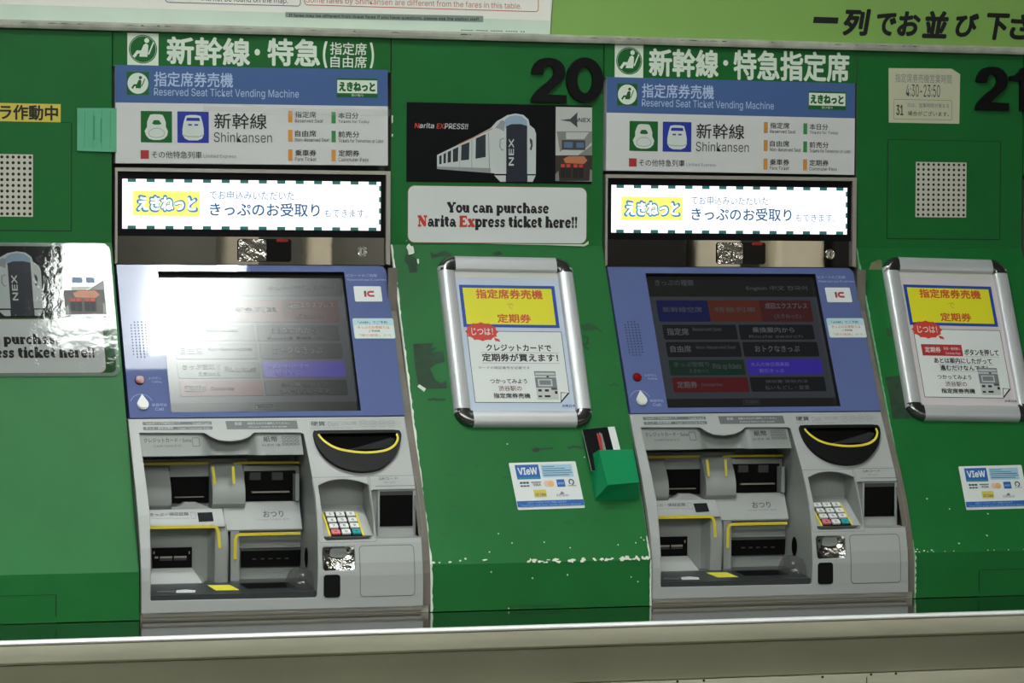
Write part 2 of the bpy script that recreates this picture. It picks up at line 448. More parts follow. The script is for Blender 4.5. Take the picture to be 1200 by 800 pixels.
# ------------------------------------------------------------------ the room
mb = MB(); mb.box3(-9, 11, -9.2, .6, -.06, 0, mat('floor_tile', (92, 90, 82), rough=0.5, noise=0.08, nscale=3)); structure('floor', mb)
mb = MB(); mb.box3(-9, 11, -9.2, .6, 2.95, 3.05, mat('ceiling_panel', (122, 126, 120), rough=0.8)); structure('ceiling', mb)
mb = MB(); mb.box3(-9, 11, .045, .25, 0, 2.95, mat('rear_wall_paint', (96, 110, 96), rough=0.8)); structure('wall_back', mb)
mb = MB(); mb.box3(-9, 11, -9.2, -9, 0, 2.95, mat('far_wall_tile', (122, 123, 120), rough=0.7, noise=0.5, nscale=1.6)); structure('wall_front', mb)
REFL_PALE = mat('mirror_post_pale', (236, 230, 214), rough=0.6, noise=.15, nscale=3)
REFL_DARK = mat('mirror_post_dark', (34, 35, 38), rough=0.6)
for i, (x, y, w2) in enumerate(((1.95, -8.2, .08), (4.2, -8.4, .11), (4.60, -8.4, .12), (2.4, -8.6, .06), (3.80, -8.5, .24), (4.90, -8.5, .09))):  # unseen posts added for pale and dark patches in the mirror strips
    mb = MB(); mb.slab(rrect(x - w2, y - w2, x + w2, y + w2, .03), lambda a, b, d=0: Vector((a, b, d)), 0, 2.95, REFL_PALE if i < 4 else REFL_DARK); structure('trim_%d' % (i + 2), mb)

# ledge between the boards and the cabinets
mb = MB(); mb.prism_x([(.044, 1.7590), (-.010, 1.7590), (-.012, 1.7635), (-.012, 1.7680), (-.004, 1.7725), (.044, 1.7725)], -.60, 2.2, LEDGE)
for i in range(34):
    x = random.uniform(-.2, 1.65); l = random.uniform(.003, .02)
    mb.poly([(x, 1.7665 + random.uniform(0, .0012)), (x + l, 1.7672), (x + l * .6, 1.7685), (x + l * .2, 1.7684)], yF(-.0122), 0, HOLE if i % 4 == 0 else STEEL_SIDE)
structure('trim_1', mb)

# ------------------------------------------------------------------ counter
ct = thing('counter', 'long stainless steel counter ledge running below the ticket machines', 'counter', (.7, -.25, .70))
CX0, CX1 = -.9, 2.6
mb = MB(); mb.prism_x([(.04, .8165), (-.468, .8165), (-.468, .800), (.04, .800)], CX0, CX1, STAINLESS_TOP); mb.build('counter_top', ct)
mb = MB()
edge = [(-.468, .8165)] + [(-.478 - .007 * math.sin(math.radians(a)), .8130 + .0035 * math.cos(math.radians(a))) for a in range(0, 181, 15)] + [(-.468, .8095)]
mb.prism_x(edge, CX0, CX1, EDGE_GLINT); mb.build('bullnose_edge', ct, smooth=40)
mb = MB(); mb.prism_x([(-.470, .8093), (-.4825, .8088), (-.4835, .797), (-.4805, .784), (-.472, .7795), (-.46, .7785), (-.46, .8093)], CX0, CX1, STAINLESS); mb.build('apron_rail', ct, smooth=30)
mb = MB(); mb.prism_x([(-.470, .7785), (-.468, .7235), (-.44, .7235), (-.44, .7785)], CX0, CX1, STAINLESS_LOW); mb.build('apron_panel', ct)
mb = MB(); mb.prism_x([(-.476, .7218), (-.476, .60), (-.44, .60), (-.44, .7218)], CX0, CX1, STAINLESS)
mb.build('kick_panel', ct)
mb = MB()
mb.rect(*(1.1389, 0.7167), *(1.1405, 0.7070), yF(-.4761), 0, BLACK)
mb.build('joint_line', ct)
for p_ in ((1.1473, 0.7234), (1.1907, 0.7240), (1.0628, 0.7193), (0.8598, 0.7214), (0.8152, 0.7222)):
    mb = MB(); mb.disc(p_[0], min(p_[1], .7205), .0022, yF(-.4761), 0, BLACK, 10); mb.build('screw', ct)
mb = MB(); mb.prism_x([(-.44, .60), (-.44, 0), (.04, 0), (.04, .60)], CX0, CX1, STAINLESS_LOW); mb.build('base', ct)

# ------------------------------------------------------------------ green cabinets between the machines
def green_panel(x0, x1, label, edge_mat, edge_w, top=1.7588):
    t = thing('green_panel', label, 'panel', ((x0 + x1) / 2, -.1, .8165), 'green sloping cabinets between the ticket machines')
    yz = [(0, top), (0, 1.411), (-.259, .893), (-.262, .8175), (.044, .8175), (.044, top)]
    mb = MB(); mb.prism_x(yz, x0, x1, GREEN, STEEL_SIDE)
    mb.build('front_shell', t)
    if edge_w:
        mb = MB()
        pts = [((0, 1.411), (-.259, .893)), ((-.259, .893), (-.262, .8175))]
        for (ya, za), (yb, zb) in pts:
            l = math.hypot(yb - ya, zb - za); n = max(2, int(l / .006)); ny, nz = -(za - zb) / l, (ya - yb) / l
            vs = []
            for i in range(n + 1):
                t_ = i / n; y, z = ya + (yb - ya) * t_, za + (zb - za) * t_
                wv = edge_w * random.uniform(.55, 1.25)
                vs += [(x0 - .0004, y + ny * .0005, z + nz * .0005), (x0 + wv, y + ny * .0005, z + nz * .0005), (x0 - .0004, y + .006, z + .0)]
            mb.add(vs, [f for i in range(n) for f in ((3 * i, 3 * i + 1, 3 * i + 4, 3 * i + 3), (3 * i + 2, 3 * i, 3 * i + 3, 3 * i + 5))], edge_mat)
        mb.build('chipped_edge' if edge_mat is CHIP else 'edge_strip', t, fix=False)
    return t
def blob(mb, a, b, ra, rb, fr, mt, d=.0003, n=11, rough=.35):
    pts = []
    for i in range(n):
        k = 1 + random.uniform(-rough, rough); an = 2 * math.pi * i / n
        pts.append((a + ra * k * math.cos(an), b + rb * k * math.sin(an)))
    mb.poly(pts, fr, d, mt)
def hatch(parent, a0, b0, a1, b1, fr, name='access_panel'):
    mb = MB(); mb.bx(a0, b0, a1, b1, fr, -.001, .0004, GREEN); o = mb.build(name, parent)
    mb = MB()
    for q in ((a0 - .0018, b0 - .0018, a1 + .0018, b0), (a1, b0, a1 + .0018, b1), (a0 - .0018, b0, a0, b1), (a0, b1, a1, b1 + .001)):
        mb.rect(*q, fr, .0001, SEAM)
    mb.build('panel_gap', parent)
    return o

GL = green_panel(-.46, -.0055, 'green sloping cabinet left of the first ticket machine, under the laminated notice', GREEN_EDGE, 0)
hatch(GL, -.40, (-0.0729, 1.4306)[1], (-0.0729, 1.4306)[0], (-0.0732, 1.6065)[1], wallF)
hatch(GL, -.40, .8185, (-0.1376, 0.8603)[0], (-0.1376, 0.8603)[1], yF(-.2615), 'lower_access_panel')
GM = green_panel(.4693, .8464, 'green sloping cabinet with chipped paint between the two ticket machines', CHIP, .0032)
GR = green_panel(1.3192, 1.641, 'green sloping cabinet at the right with a framed poster and the hours notice', GREEN_EDGE, .0022)
hatch(GR, *(1.3796, 1.4283), *(1.5972, 1.6026), wallF)
hatch(GR, (1.4400, 0.8616)[0], .8185, 1.63, (1.4400, 0.8616)[1], yF(-.2615), 'lower_access_panel')
# wear on the paint
mb = MB()
fold = -.579
def chips(mb, xa, xb, n, s, h, k=1.0):
    for i in range(n):
        blob(mb, random.uniform(xa, xb), s + random.uniform(-h, h), random.uniform(.0015, .005) * k, random.uniform(.001, .0026) * k, slopeF, CHIP)
chips(mb, (0.6343, -0.5806)[0], (0.6899, -0.5805)[0], 15, -.5765, .003)
chips(mb, (0.7016, -0.5808)[0], (0.7323, -0.5815)[0], 8, -.5768, .002)
chips(mb, (0.7443, -0.5803)[0], (0.7620, -0.5807)[0], 4, -.5768, .0015)
chips(mb, (0.7679, -0.5809)[0], (0.7826, -0.5812)[0], 4, -.5768, .0015)
chips(mb, (0.7944, -0.5815)[0], (0.8421, -0.5812)[0], 22, -.5765, .002, 1.2)
for u, v, r in ((510, 665.5, 4), (518, 666, 2), (531, 665.5, 3), (544, 664, 2), (551, 662, 2), (575, 664, 5)):
    blob(mb, .4693 + (u - 507) * .00135, -.575 + (665 - v) * .0015, r * .0009, .0016, slopeF, CHIP)
for u, v in ((602, 645), (575, 655), (588, 634), (668, 652), (745, 648), (755, 645), (752, 642), (724, 650), (639, 645), (612, 528), (684, 572), (700, 545)):
    blob(mb, .4693 + (u - 507) * .00149, -.56 + (655 - v) * .0015, .0012, .0012, slopeF, CHIP)
for z in [.884, .872, .86, .85, .838, .83, .824]:
    blob(mb, .8442, z, .0016, .009, yF(-.2622), CHIP)
for s in (-.572, -.565, -.555, -.545):
    blob(mb, .8445, s, .0014, .007, slopeF, CHIP)
for x, z in ((.57, .88), (.64, .868), (.60, .82), (.7, .872), (.81, .866), (.822, .858)):
    blob(mb, x, z, .0013, .0013, yF(-.2622), CHIP)
mb.rect(.600, .8225, .690, .8238, yF(-.2622), 0, SCUFF)
blob(mb, 0.5017, -0.0102, .0055, .010, slopeF, CHIP, .0004)
blob(mb, 0.5125, -0.0327, .0020, .005, slopeF, CHIP, .0004)
blob(mb, 0.4963, 0.0075, .0020, .0018, shift(slopeF, 0, 0), CHIP, .0004)
mb.slab([(0.4844, -0.2635), (0.4878, -0.2596), (0.4986, -0.2675), (0.4950, -0.2729)], slopeF, .0003, .0012, CHIP)
for u, v in ((457.5, 131), (458, 134), (457.3, 137), (457.6, 153)):
    blob(mb, (0.4691, 1.6291)[0] + .001, 1.735 - (v - 77) * .00145 - .03, .0012, .003, wallF, CHIP, .0004)
mb.poly([(0.6316, 1.4138), (0.8123, 1.4137), (0.8200, 1.4199), (0.8201, 1.4141), (0.8124, 1.4103), (0.7445, 1.4121)], wallF, .0004, CHIP)
pc = mb.build('paint_chips', GM); pc['kind'] = 'stuff'
RP = GM; scm = MB()
def res_(kind, *a):
    q = MB(); getattr(q, kind)(*a); q.build('tape_residue', RP)
res_('poly', [(0.4863, -0.1854), (0.5219, -0.1840), (0.5163, -0.1934), (0.5269, -0.1919), (0.5154, -0.2012), (0.5379, -0.1982), (0.5369, -0.2186), (0.5201, -0.2232), (0.5103, -0.2310), (0.5167, -0.2513), (0.5248, -0.2576), (0.5357, -0.2530), (0.5354, -0.2670), (0.4971, -0.2682), (0.4861, -0.2620), (0.4846, -0.2246)], slopeF, .0003, RESID)
res_('poly', [(0.4927, -0.0167), (0.4979, -0.0232), (0.5069, -0.0231), (0.5108, -0.0279), (0.5094, -0.0520), (0.4958, -0.0537), (0.4947, -0.0377), (0.4895, -0.0313)], slopeF, .0002, RESID)
res_('poly', [(0.5365, -0.0132), (0.5449, -0.0180), (0.5607, -0.0114), (0.5752, -0.0162), (0.5716, -0.0211), (0.5473, -0.0229), (0.5379, -0.0261)], slopeF, .0002, RESID)
res_('poly', [(0.6448, -0.0158), (0.6591, -0.0108), (0.6658, -0.0173), (0.6503, -0.0198)], slopeF, .0002, RESID)
res_('stroke', [(0.5006, -0.2876), (0.5096, -0.2862), (0.5196, -0.2878), (0.5300, -0.2871)], .004, slopeF, .0002, RESID)
res_('stroke', [(0.7860, -0.1527), (0.8020, -0.1479), (0.8117, -0.1543), (0.8211, -0.1640)], .002, slopeF, .0002, RESID)
res_('poly', [(0.7860, -0.1527), (0.8002, -0.1495), (0.8172, -0.1592), (0.8016, -0.1607), (0.7892, -0.1623)], slopeF, .0002, SCUFF)
res_('stroke', [(0.7878, -0.1719), (0.7950, -0.1752), (0.7919, -0.1863), (0.7860, -0.1847), (0.7879, -0.1927), (0.7935, -0.1959)], .004, slopeF, .0002, RESID)
res_('poly', [(0.6674, -0.3783), (0.6782, -0.3753), (0.6838, -0.3785), (0.6770, -0.3845), (0.6683, -0.3829)], slopeF, .0002, RESID)
res_('stroke', [(0.6838, -0.3785), (0.7048, -0.3772)], .003, slopeF, .0002, RESID)
res_('stroke', [(0.7301, -0.3776), (0.7409, -0.3746), (0.7584, -0.3779)], .004, slopeF, .0002, RESID)
for u in range(14):
    x = random.uniform(.49, .80); s_ = random.uniform(-.53, -.36); l = random.uniform(.004, .018)
    scm.stroke([(x, s_), (x + l, s_ + random.uniform(-.002, .003))], .0013, slopeF, .0002, SCUFF)
res_('poly', [(0.6586, -0.1875), (0.6648, -0.1860), (0.6642, -0.1907)], slopeF, .0001, SCUFF)
res_('stroke', [(0.8176, -0.2612), (0.8232, -0.2644), (0.8300, -0.2597), (0.8382, -0.2661)], .002, slopeF, .0002, RESID)
sc_ = scm.build('scuff_marks', GM); sc_['kind'] = 'stuff'
RP = GR
res_('poly', [(1.3273, -0.2517), (1.3520, -0.2486), (1.3662, -0.2503), (1.3716, -0.2975), (1.3718, -0.3299), (1.3267, -0.3310), (1.3282, -0.2891)], slopeF, .0003, RESID)
res_('poly', [(1.3356, -0.0433), (1.3430, -0.0298), (1.3590, -0.0230), (1.3636, -0.0247), (1.3621, -0.0415), (1.3585, -0.0432)], slopeF, .0003, RESID_PALE)
res_('poly', [(1.3465, -0.1583), (1.3569, -0.1550), (1.3589, -0.1699), (1.3467, -0.1748)], slopeF, .0003, SCUFF)

mb = MB()
for z in (.886, .874, .862, .85, .838, .829):
    blob(mb, 1.3206, z, .0011, .0045, yF(-.2622), CHIP)
for x, s_ in ((1.3225, -.576), (1.326, -.572), (1.329, -.577), (1.338, -.575), (1.352, -.574), (1.405, -.563), (1.47, -.51), (1.46, -.55), (1.4, -.5), (1.362, -.48)):
    blob(mb, x, s_, .0018, .0012, slopeF, CHIP)
for i in range(10):
    blob(mb, random.uniform(1.34, 1.6), -.577, .0012, .0008, slopeF, CHIP)
pc = mb.build('paint_chips', GR); pc['kind'] = 'stuff'

# ------------------------------------------------------------------ header signs over the machines
def seat_icon(mb, cx, cz, w, fr, d, figure, ):
    k = w / 100.0
    P = lambda pts: [(cx + (x - 50) * k, cz + (50 - y) * k) for x, y in pts]
    mb.poly(P([(17, 72), (30, 54), (44, 54), (52, 36), (60, 31), (67, 37), (66, 62), (64, 74), (38, 74), (40, 64), (34, 64), (24, 78)]), fr, d, figure)
    mb.stroke(P([(68, 66), (84, 27)]), 4.5 * k, fr, d, figure)
    mb.disc(*P([(62, 22)])[0], 8 * k, fr, d, figure, 14)
def header_sign(label, x0, x1, texts, icon):
    t = thing('header_sign', label, 'sign', ((x0 + x1) / 2, -.002, 1.703), 'green header signs')
    mb = MB(); mb.bx(x0, 1.7005, x1, 1.7588, wallF, -.03, .0012, GREEN_HDR)
    mb.build('sign_plate', t)
    mb = MB()
    for tx in texts: mb.text(*tx[:5], wallF, .0016, WHITE_LET, bold=tx[5], res=4)
    mb.build('lettering', t)
    a0, b0, a1, b1 = icon
    mb = MB(); mb.bx(a0, b0, a1, b1, wallF, .0012, .002, WHITE_LET)
    cx, cz, w_ = (a0 + a1) / 2, (b0 + b1) / 2, (a1 - a0)
    mb.disc(cx, cz, w_ * .455, wallF, .0021, GREEN_HDR, 32)
    mb.disc(cx, cz, w_ * .425, wallF, .0021, WHITE_LET, 32)
    mb.disc(cx, cz, w_ * .415, wallF, .0021, GREEN_HDR, 32)
    seat_icon(mb, cx, cz, w_, wallF, .0022, WHITE_LET)
    mb.build('seat_pictogram', t)
header_sign('green header sign over the first machine, white lettering ending in a two-line bracket', -.004, .4672,
            [('新幹線', 0.0849, 1.7057, 0.2257, 1.7529, .03), ('・', 0.2330, 1.7241, 0.2424, 1.7349, .03), ('特急', 0.2548, 1.7075, 0.3452, 1.7539, .03),
             ('(', 0.3498, 1.7062, 0.3577, 1.7506, .01), ('指定席', 0.3622, 1.7286, 0.4255, 1.7495, .012), ('自由席', 0.3630, 1.7072, 0.4256, 1.7273, .012), (')', 0.4309, 1.7073, 0.4381, 1.7505, .01)],
            (0.0196, 1.7035, 0.0713, 1.7560))
header_sign('green header sign over the second machine, one unbroken line of white lettering', .8480, 1.3175,
            [('新幹線', 0.9287, 1.7047, 1.0575, 1.7542, .03), ('・', 1.0657, 1.7262, 1.0751, 1.7361, .03), ('特急指定席', 1.0849, 1.7022, 1.3033, 1.7550, .026)],
            (0.8664, 1.7018, 0.9182, 1.7589))
mb = MB(); mb.bx(1.643, 1.545, 2.12, 1.7588, wallF, -.03, .0, GREEN)
tag(mb.build('header_board'), 'plain green board at the right edge beside the last two-digit number', 'board')

# ------------------------------------------------------------------ blue and white machine sign boards
t = thing('machine_sign', 'blue and white information board with a strip of clear tape, over the first machine', 'sign', (0, 0, 0), 'machine information boards')
bc = (0.2308, 1.6230)
t.location = (bc[0], -.004, bc[1])
T0 = t.location.copy()
bF = lambda a, b, d=0: Vector((T0.x + a, -d, T0.z + b))
bl0 = (-0.2311, -0.0799); bl1 = (0.2313, 0.0809); bmid = (-0.2308, 0.0196)[1]
mb = MB()
mb.bx(bl0[0], bl0[1], bl1[0], bmid, bF, -.02, .004, WHITE_SIGN)
mb.bx(bl0[0], bmid, bl1[0], bl1[1], bF, -.02, .004, BLUE_BAND, WHITE_SIGN)
TD = .0042
mb.text('指定席券売機', -0.1669, 0.0468, -0.0343, 0.0713, bF, TD, PALE_BLUE, .012, 3)
mb.text('Reserved Seat Ticket Vending Machine', -0.1670, 0.0283, 0.0776, 0.0447, bF, TD, PALE_BLUE, .0, 3)
# logo plate at the right
a0, b0 = (0.1428, 0.0336); a1, b1 = (0.2134, 0.0655)
mb.rect(a0, b0, a1, b1, bF, TD, GREEN_HDR)
mb.rect(*(0.1436, 0.0407), *(0.2127, 0.0626), bF, TD, WHITE_LET)
mb.text('えきねっと', 0.1465, 0.0436, 0.2094, 0.0597, bF, TD, GREEN_HDR, .06, 3)
mb.text('えきねっと', 0.1480, 0.0451, 0.2079, 0.0582, bF, TD, WHITE_LET, .0, 3)
mb.text('受け取り', 0.1679, 0.0350, 0.1886, 0.0396, bF, TD, WHITE_LET, .0, 2)
mb.text('新幹線', -0.0662, -0.0218, 0.0228, 0.0048, bF, TD, BLACK, .008, 4)
mb.text('Shinkansen', -0.0670, -0.0438, 0.0315, -0.0271, bF, TD, INK, .0, 4)
mb.rect(*(-0.1897, -0.0725), *(-0.1758, -0.0583), bF, TD, RED_PR)
mb.text('その他特急列車', -0.1715, -0.0713, -0.0872, -0.0595, bF, TD, INK, .006, 3)
mb.text('Limited Express', -0.0843, -0.0712, -0.0295, -0.0643, bF, TD, INK_LT, .0, 2)
for (u, v, mt_, ja, en, wj, we) in ((337, 130, 'o', '指定席', 'Reserved Seat', 25, 33), (388, 130.5, 'g', '本日分', 'Tickets for Today', 24, 37),
        (337, 151.5, 'o', '自由席', 'Non-Reserved Seat', 25, 40), (388, 152, 'g', '前売分', 'Tickets for Tomorrow or Later', 25, 54),
        (337, 173.5, 'o', '乗車券', 'Fare Ticket', 25, 25), (388, 173.5, 'o', '定期券', 'Commuter Pass', 25, 36)):
    px = 1 / 686.5
    A, Bz = (0.0592, 0.0096)
    a = A + (u - 337) * px; b = Bz - (v - 130) * px * 1.01
    mb.rect(a, b - 13.2 * px, a + 5 * px, b, bF, TD, ORANGE if mt_ == 'o' else GREEN_PR)
    mb.text(ja, a + 8 * px, b - 7.6 * px, a + (8 + wj) * px, b - .3 * px, bF, TD, BLACK, .006, 3)
    mb.text(en, a + 8 * px, b - 13.2 * px, a + (8 + we) * px, b - 9 * px, bF, TD, INK, .0, 2)
board_plate = mb.build('board_plate', t)
mb = MB(); xa, za = (-0.2121, 0.0325); xb, zb_ = (-0.1754, 0.0703)
mb.rect(xa, za, xb, zb_, bF, .0043, GREEN_HDR); mb.disc((xa + xb) / 2, (za + zb_) / 2, (xb - xa) * .47, bF, .0044, WHITE_LET, 32)
seat_icon(mb, (xa + xb) / 2, (za + zb_) / 2, (xb - xa) * .92, bF, .0045, GREEN_HDR)
mb.build('seat_pictogram', t)
mb = MB()
k = 1 / 686.5
x0, z0 = (-0.1892, -0.0455); x1, z1 = (-0.1371, 0.0062)
mb.rr(x0, z0, x1, z1, .001, bF, .0043, GREEN_HDR)
I = lambda pts: [(x0 + (x1 - x0) * x / 100, z1 - (z1 - z0) * y / 100) for x, y in pts]
TW = mat('train_white', (220, 228, 220), rough=.5); TL = mat('train_line', (120, 134, 124), rough=.5)
mb.poly(I([(30, 12), (40, 10), (60, 10), (70, 12), (76, 24), (80, 36), (80, 50), (87, 64), (84, 78), (74, 88), (60, 92), (40, 92), (26, 88), (17, 78), (12, 64), (20, 50), (20, 36), (24, 24)]), bF, .0044, TW)
mb.poly(I([(36, 40), (42, 29), (58, 29), (66, 40), (60, 43), (42, 43)]), bF, .0045, GREEN_HDR)
mb.stroke(I([(26, 78), (26, 66), (36, 57), (50, 54), (66, 57), (75, 66), (74, 78), (62, 83), (50, 84), (36, 83)]), .0007, bF, .0045, TL, True)
mb.build('green_train_pictogram', t)
mb = MB()
x0, z0 = (-0.1282, -0.0455); x1, z1 = (-0.0755, 0.0063); 
mb.rr(x0, z0, x1, z1, .001, bF, .0043, NAVY_PR)
mb.poly(I([(26, 14), (40, 11), (60, 11), (74, 14), (80, 34), (84, 56), (84, 74), (78, 86), (64, 92), (36, 92), (24, 86), (16, 74), (16, 56), (20, 34)]), bF, .0044, TW)
mb.poly(I([(30, 20), (70, 20), (72, 30), (28, 30)]), bF, .0045, NAVY_PR)
mb.rect(*I([(34, 45)])[0], *I([(46, 40)])[0], bF, .0045, NAVY_PR); mb.rect(*I([(54, 45)])[0], *I([(66, 40)])[0], bF, .0045, NAVY_PR)
mb.stroke(I([(18, 74), (30, 80), (70, 80), (82, 74)]), .0009, bF, .0045, TL)
mb.build('blue_train_pictogram', t)
mb = MB(); px0, pz0 = (0.0155, 0.0033); px1, pz1 = (0.2346, 0.0141)
mb.rect(px0, pz0, px1, pz1, bF, .0048, mat('clear_tape', (236, 240, 236), rough=.2, alpha=.18)); mb.rect(px0 - .1, pz0 + .004, px0, pz1 + .001, bF, .0048, MATS['clear_tape'])
mb.build('tape_strip', t)
bd2 = (1.0822, 1.6203)
s2 = dup(t, (bd2[0], -.004, bd2[1]), 'blue and white information board without tape, over the second machine', roty=-(-0.00336))
for ch in list(s2.children):
    if ch.name.startswith('tape_strip'): bpy.data.objects.remove(ch)
t.rotation_euler.y = -(0.00534)

# ------------------------------------------------------------------ the ticket machine
M = thing('ticket_vending_machine', 'grey and blue ticket vending machine at the left, lamp glare across its screen', 'ticket machine', (.2256, -.12, .8165), 'ticket vending machines')
# display head
hx0, hx1 = -.0015, .4660
hz0, hz1 = (0.0004, 1.3764)[1], 1.5345
mb = MB()
ho = [(hx0, hz0), (hx1, hz0), (hx1, hz1), (hx0, hz1)]
bz0, bz1 = (0.0011, 1.4223)[1], (0.0008, 1.5279)[1]
bi = [(.0025, hz0 + .002), (.4585, hz0 + .002), (.4585, bz1 + .0006), (.0025, bz1 + .0006)]
for q in (1, 2, 3):
    p = (q + 1) % 4
    mb.slab([ho[q], ho[p], bi[p], bi[q]], wallF, -.03, .009, CHROME_FRAME)
mb.build('display_frame', M)
mb = MB(); mb.bx(.0025, bz0, .4585, bz1, wallF, -.03, .002, BEZEL); mb.build('display_bezel', M)
mb = MB()
dx0, dz1 = (0.0115, 1.5164); dx1 = (0.4505, 1.5174)[0]; dz0 = (0.0116, 1.4343)[1]
EW = mat('display_white', (0, 0, 0), rough=.3, emit=(255, 255, 255), estr=1.25); ET = mat('display_teal', (0, 0, 0), emit=(40, 104, 100), estr=.9)
EB = mat('display_blue_text', (0, 0, 0), emit=(36, 98, 150), estr=.9); EY = mat('display_yellow', (0, 0, 0), emit=(255, 250, 120), estr=1.0); ELB = mat('display_sky', (0, 0, 0), emit=(60, 140, 190), estr=1.0)
ELT = mat('display_light_text', (0, 0, 0), emit=(70, 122, 164), estr=1.0)
mb.bx(dx0, dz0, dx1, dz1, wallF, -.01, .003, EW)
px = (dx1 - dx0) / 302.7
for i in range(14):
    a = dx0 + (6 + i * 21.7) * px
    for zz in (dz0, dz1 - 3.6 * px): mb.rect(a, zz, min(a + 9.5 * px, dx1), zz + 3.6 * px, wallF, .0031, ET)
for j in range(4): mb.rect(dx1 - 2.2 * px, dz0 + (7 + 13 * j) * px, dx1, dz0 + (13 + 13 * j) * px, wallF, .0031, ET)
mb.rect(*(0.0293, 1.4560), *(0.1406, 1.4966), wallF, .0031, EY)
mb.text('えきねっと', 0.0336, 1.4616, 0.1377, 1.4909, wallF, .0031, ELB, .09, 3)
mb.text('えきねっと', 0.0371, 1.4647, 0.1341, 1.4873, wallF, .0032, EW, .045, 3)
mb.text('でお申込みいただいた', 0.1571, 1.4840, 0.3007, 1.4991, wallF, .0031, ELT, .0, 3)
mb.text('きっぷのお受取り', 0.1579, 1.4564, 0.3447, 1.4789, wallF, .0031, EB, .014, 3)
mb.text('もできます。', 0.3529, 1.4561, 0.4274, 1.4697, wallF, .0031, ELT, .0, 3)
mb.build('display_screen', M)
mb = MB(); mb.bx(.0025, hz0, .4585, bz0, wallF, -.03, .0015, MIRROR); mb.build('mirror_strip', M)
wx0, wz0 = (0.2050, 1.3809); wx1, wz1 = (0.2966, 1.4192)
mb = MB(); mb.slab(rrect(wx0, wz0, wx1, wz1, .005), wallF, .0015, .003, SMOKED)
sw = mb.build('sensor_window', M)
mb = MB(); wm = wx0 + (wx1 - wx0) * .53
mb.slab(rrect(wx0 + .001, wz0 + .001, wm, wz1 - .001, .003), wallF, .003, .0045, CHROME); mb.build('acrylic_half', sw)  # chrome stands in for metallic reflections in the clear acrylic half
mb = MB(); mb.rr(wx0 + (wx1 - wx0) * .72, wz1 - .005, wx0 + (wx1 - wx0) * .94, wz1 + .0004, .002, wallF, .0035, mat('red_sensor', (150, 30, 30), rough=.3)); mb.build('red_sensor', sw)
lx, lz = (0.4188, 1.3992)
mb = MB(); mb.slab(arc(lx, lz, .0085, .0085, 0, 345, 23), wallF, .0015, .004, CHROME); mb.slab(arc(lx, lz, .0055, .0055, 0, 345, 23), wallF, .004, .0048, CHROME_FRAME)
mb.rect(lx - .001, lz - .004, lx + .001, lz + .004, wallF, .0049, BLACK); mb.build('key_lock', M)
# dark strip in the gap under the head
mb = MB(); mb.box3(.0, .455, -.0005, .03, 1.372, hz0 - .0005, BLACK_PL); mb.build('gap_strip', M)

# touch fascia
fl0, ft0 = (-0.0005, -0.0011); fr0 = (0.4557, -0.0036)[0]; fb0 = (-0.0022, -0.2778)[1]
sx0, st0 = (0.0672, -0.0129); sx1, sb0 = (0.3825, -0.2687); 
mb = MB(); r = .006
def face_outline():
    return arc(fr0 - .012, ft0 - .012, .012, .012, 0, 90, 8) + [(fl0, ft0), (fl0, fb0), (fr0, fb0)]
cut = MB(); cut.slab([(sx0, sb0), (sx1, sb0), (sx1, st0), (sx0, st0)], faceF, -.012, .02, GASKET)
sol = MB(); sol.slab(face_outline(), faceF, -.035, 0, TOUCH_BLUE)
sol.mi(GASKET)
carve(sol, [cut], 'touch_fascia', M)
mb = MB()
mb.ring([(sx0, sb0), (sx1, sb0), (sx1, st0), (sx0, st0)], [(sx0, sb0), (sx1, sb0), (sx1, st0), (sx0, st0)], faceF, -.0005, GASKET, -.0119)
# shrink slightly so it lines the opening
mb.v = []; mb.f = []; mb.m = []
g = .0004
op = [(sx0 + g, sb0 + g), (sx1 - g, sb0 + g), (sx1 - g, st0 - g), (sx0 + g, st0 - g)]
vs = [faceF(p[0], p[1], -.0003) for p in op] + [faceF(p[0], p[1], -.0119) for p in op]
mb.add(vs, [(i, (i + 1) % 4, 4 + (i + 1) % 4, 4 + i) for i in range(4)], GASKET)
mb.build('screen_gasket', M, fix=False)
mb = MB()
mb.bx(sx0 + .0003, sb0 + .0003, sx1 - .0003, st0 - .0003, faceF, -.018, -.0118, SCREEN_BG)
SD = -.0117
def sr(a0, b0, a1, b1, mt_): mb.rr(a0, b0, a1, b1, .003, faceF, SD, mt_)
hb = (0.0783, -0.0521)[1]
mb.rect(sx0 + .0003, hb, sx1 - .0003, st0 - .0003, faceF, SD, L_HEAD)
fb_ = (0.0705, -0.2468)[1]
mb.rect(sx0 + .0003, sb0 + .0003, sx1 - .0003, fb_, faceF, SD, L_HEAD)
sr(0.0823, -0.1005, 0.1774, -0.0594, L_BLUE); sr(0.1768, -0.1006, 0.2740, -0.0592, L_ORNG); sr(0.2723, -0.1007, 0.3684, -0.0591, L_BRWN)
sr(0.0861, -0.1348, 0.2215, -0.1064, L_DARK); sr(0.2260, -0.1352, 0.3645, -0.1065, L_DARK)
sr(0.0870, -0.1681, 0.2229, -0.1393, L_DARK); sr(0.2274, -0.1679, 0.3664, -0.1397, L_DARK)
sr(0.0868, -0.2028, 0.2241, -0.1736, L_GRN); sr(0.2286, -0.2021, 0.3675, -0.1726, L_VIOL)
sr(0.0878, -0.2350, 0.2254, -0.2069, L_RED); sr(0.2292, -0.2345, 0.3675, -0.2070, L_DARK)
def st_(s_, a0, b0, a1, b1, mt_=L_TXT2): mb.text(s_, a0, b0, a1, b1, faceF, SD + .0001, mt_, .008, 2)
st_('きっぷの種類', 0.0863, -0.0314, 0.1572, -0.0196); st_('English 中文 한국어', 0.2533, -0.0409, 0.3672, -0.0306)
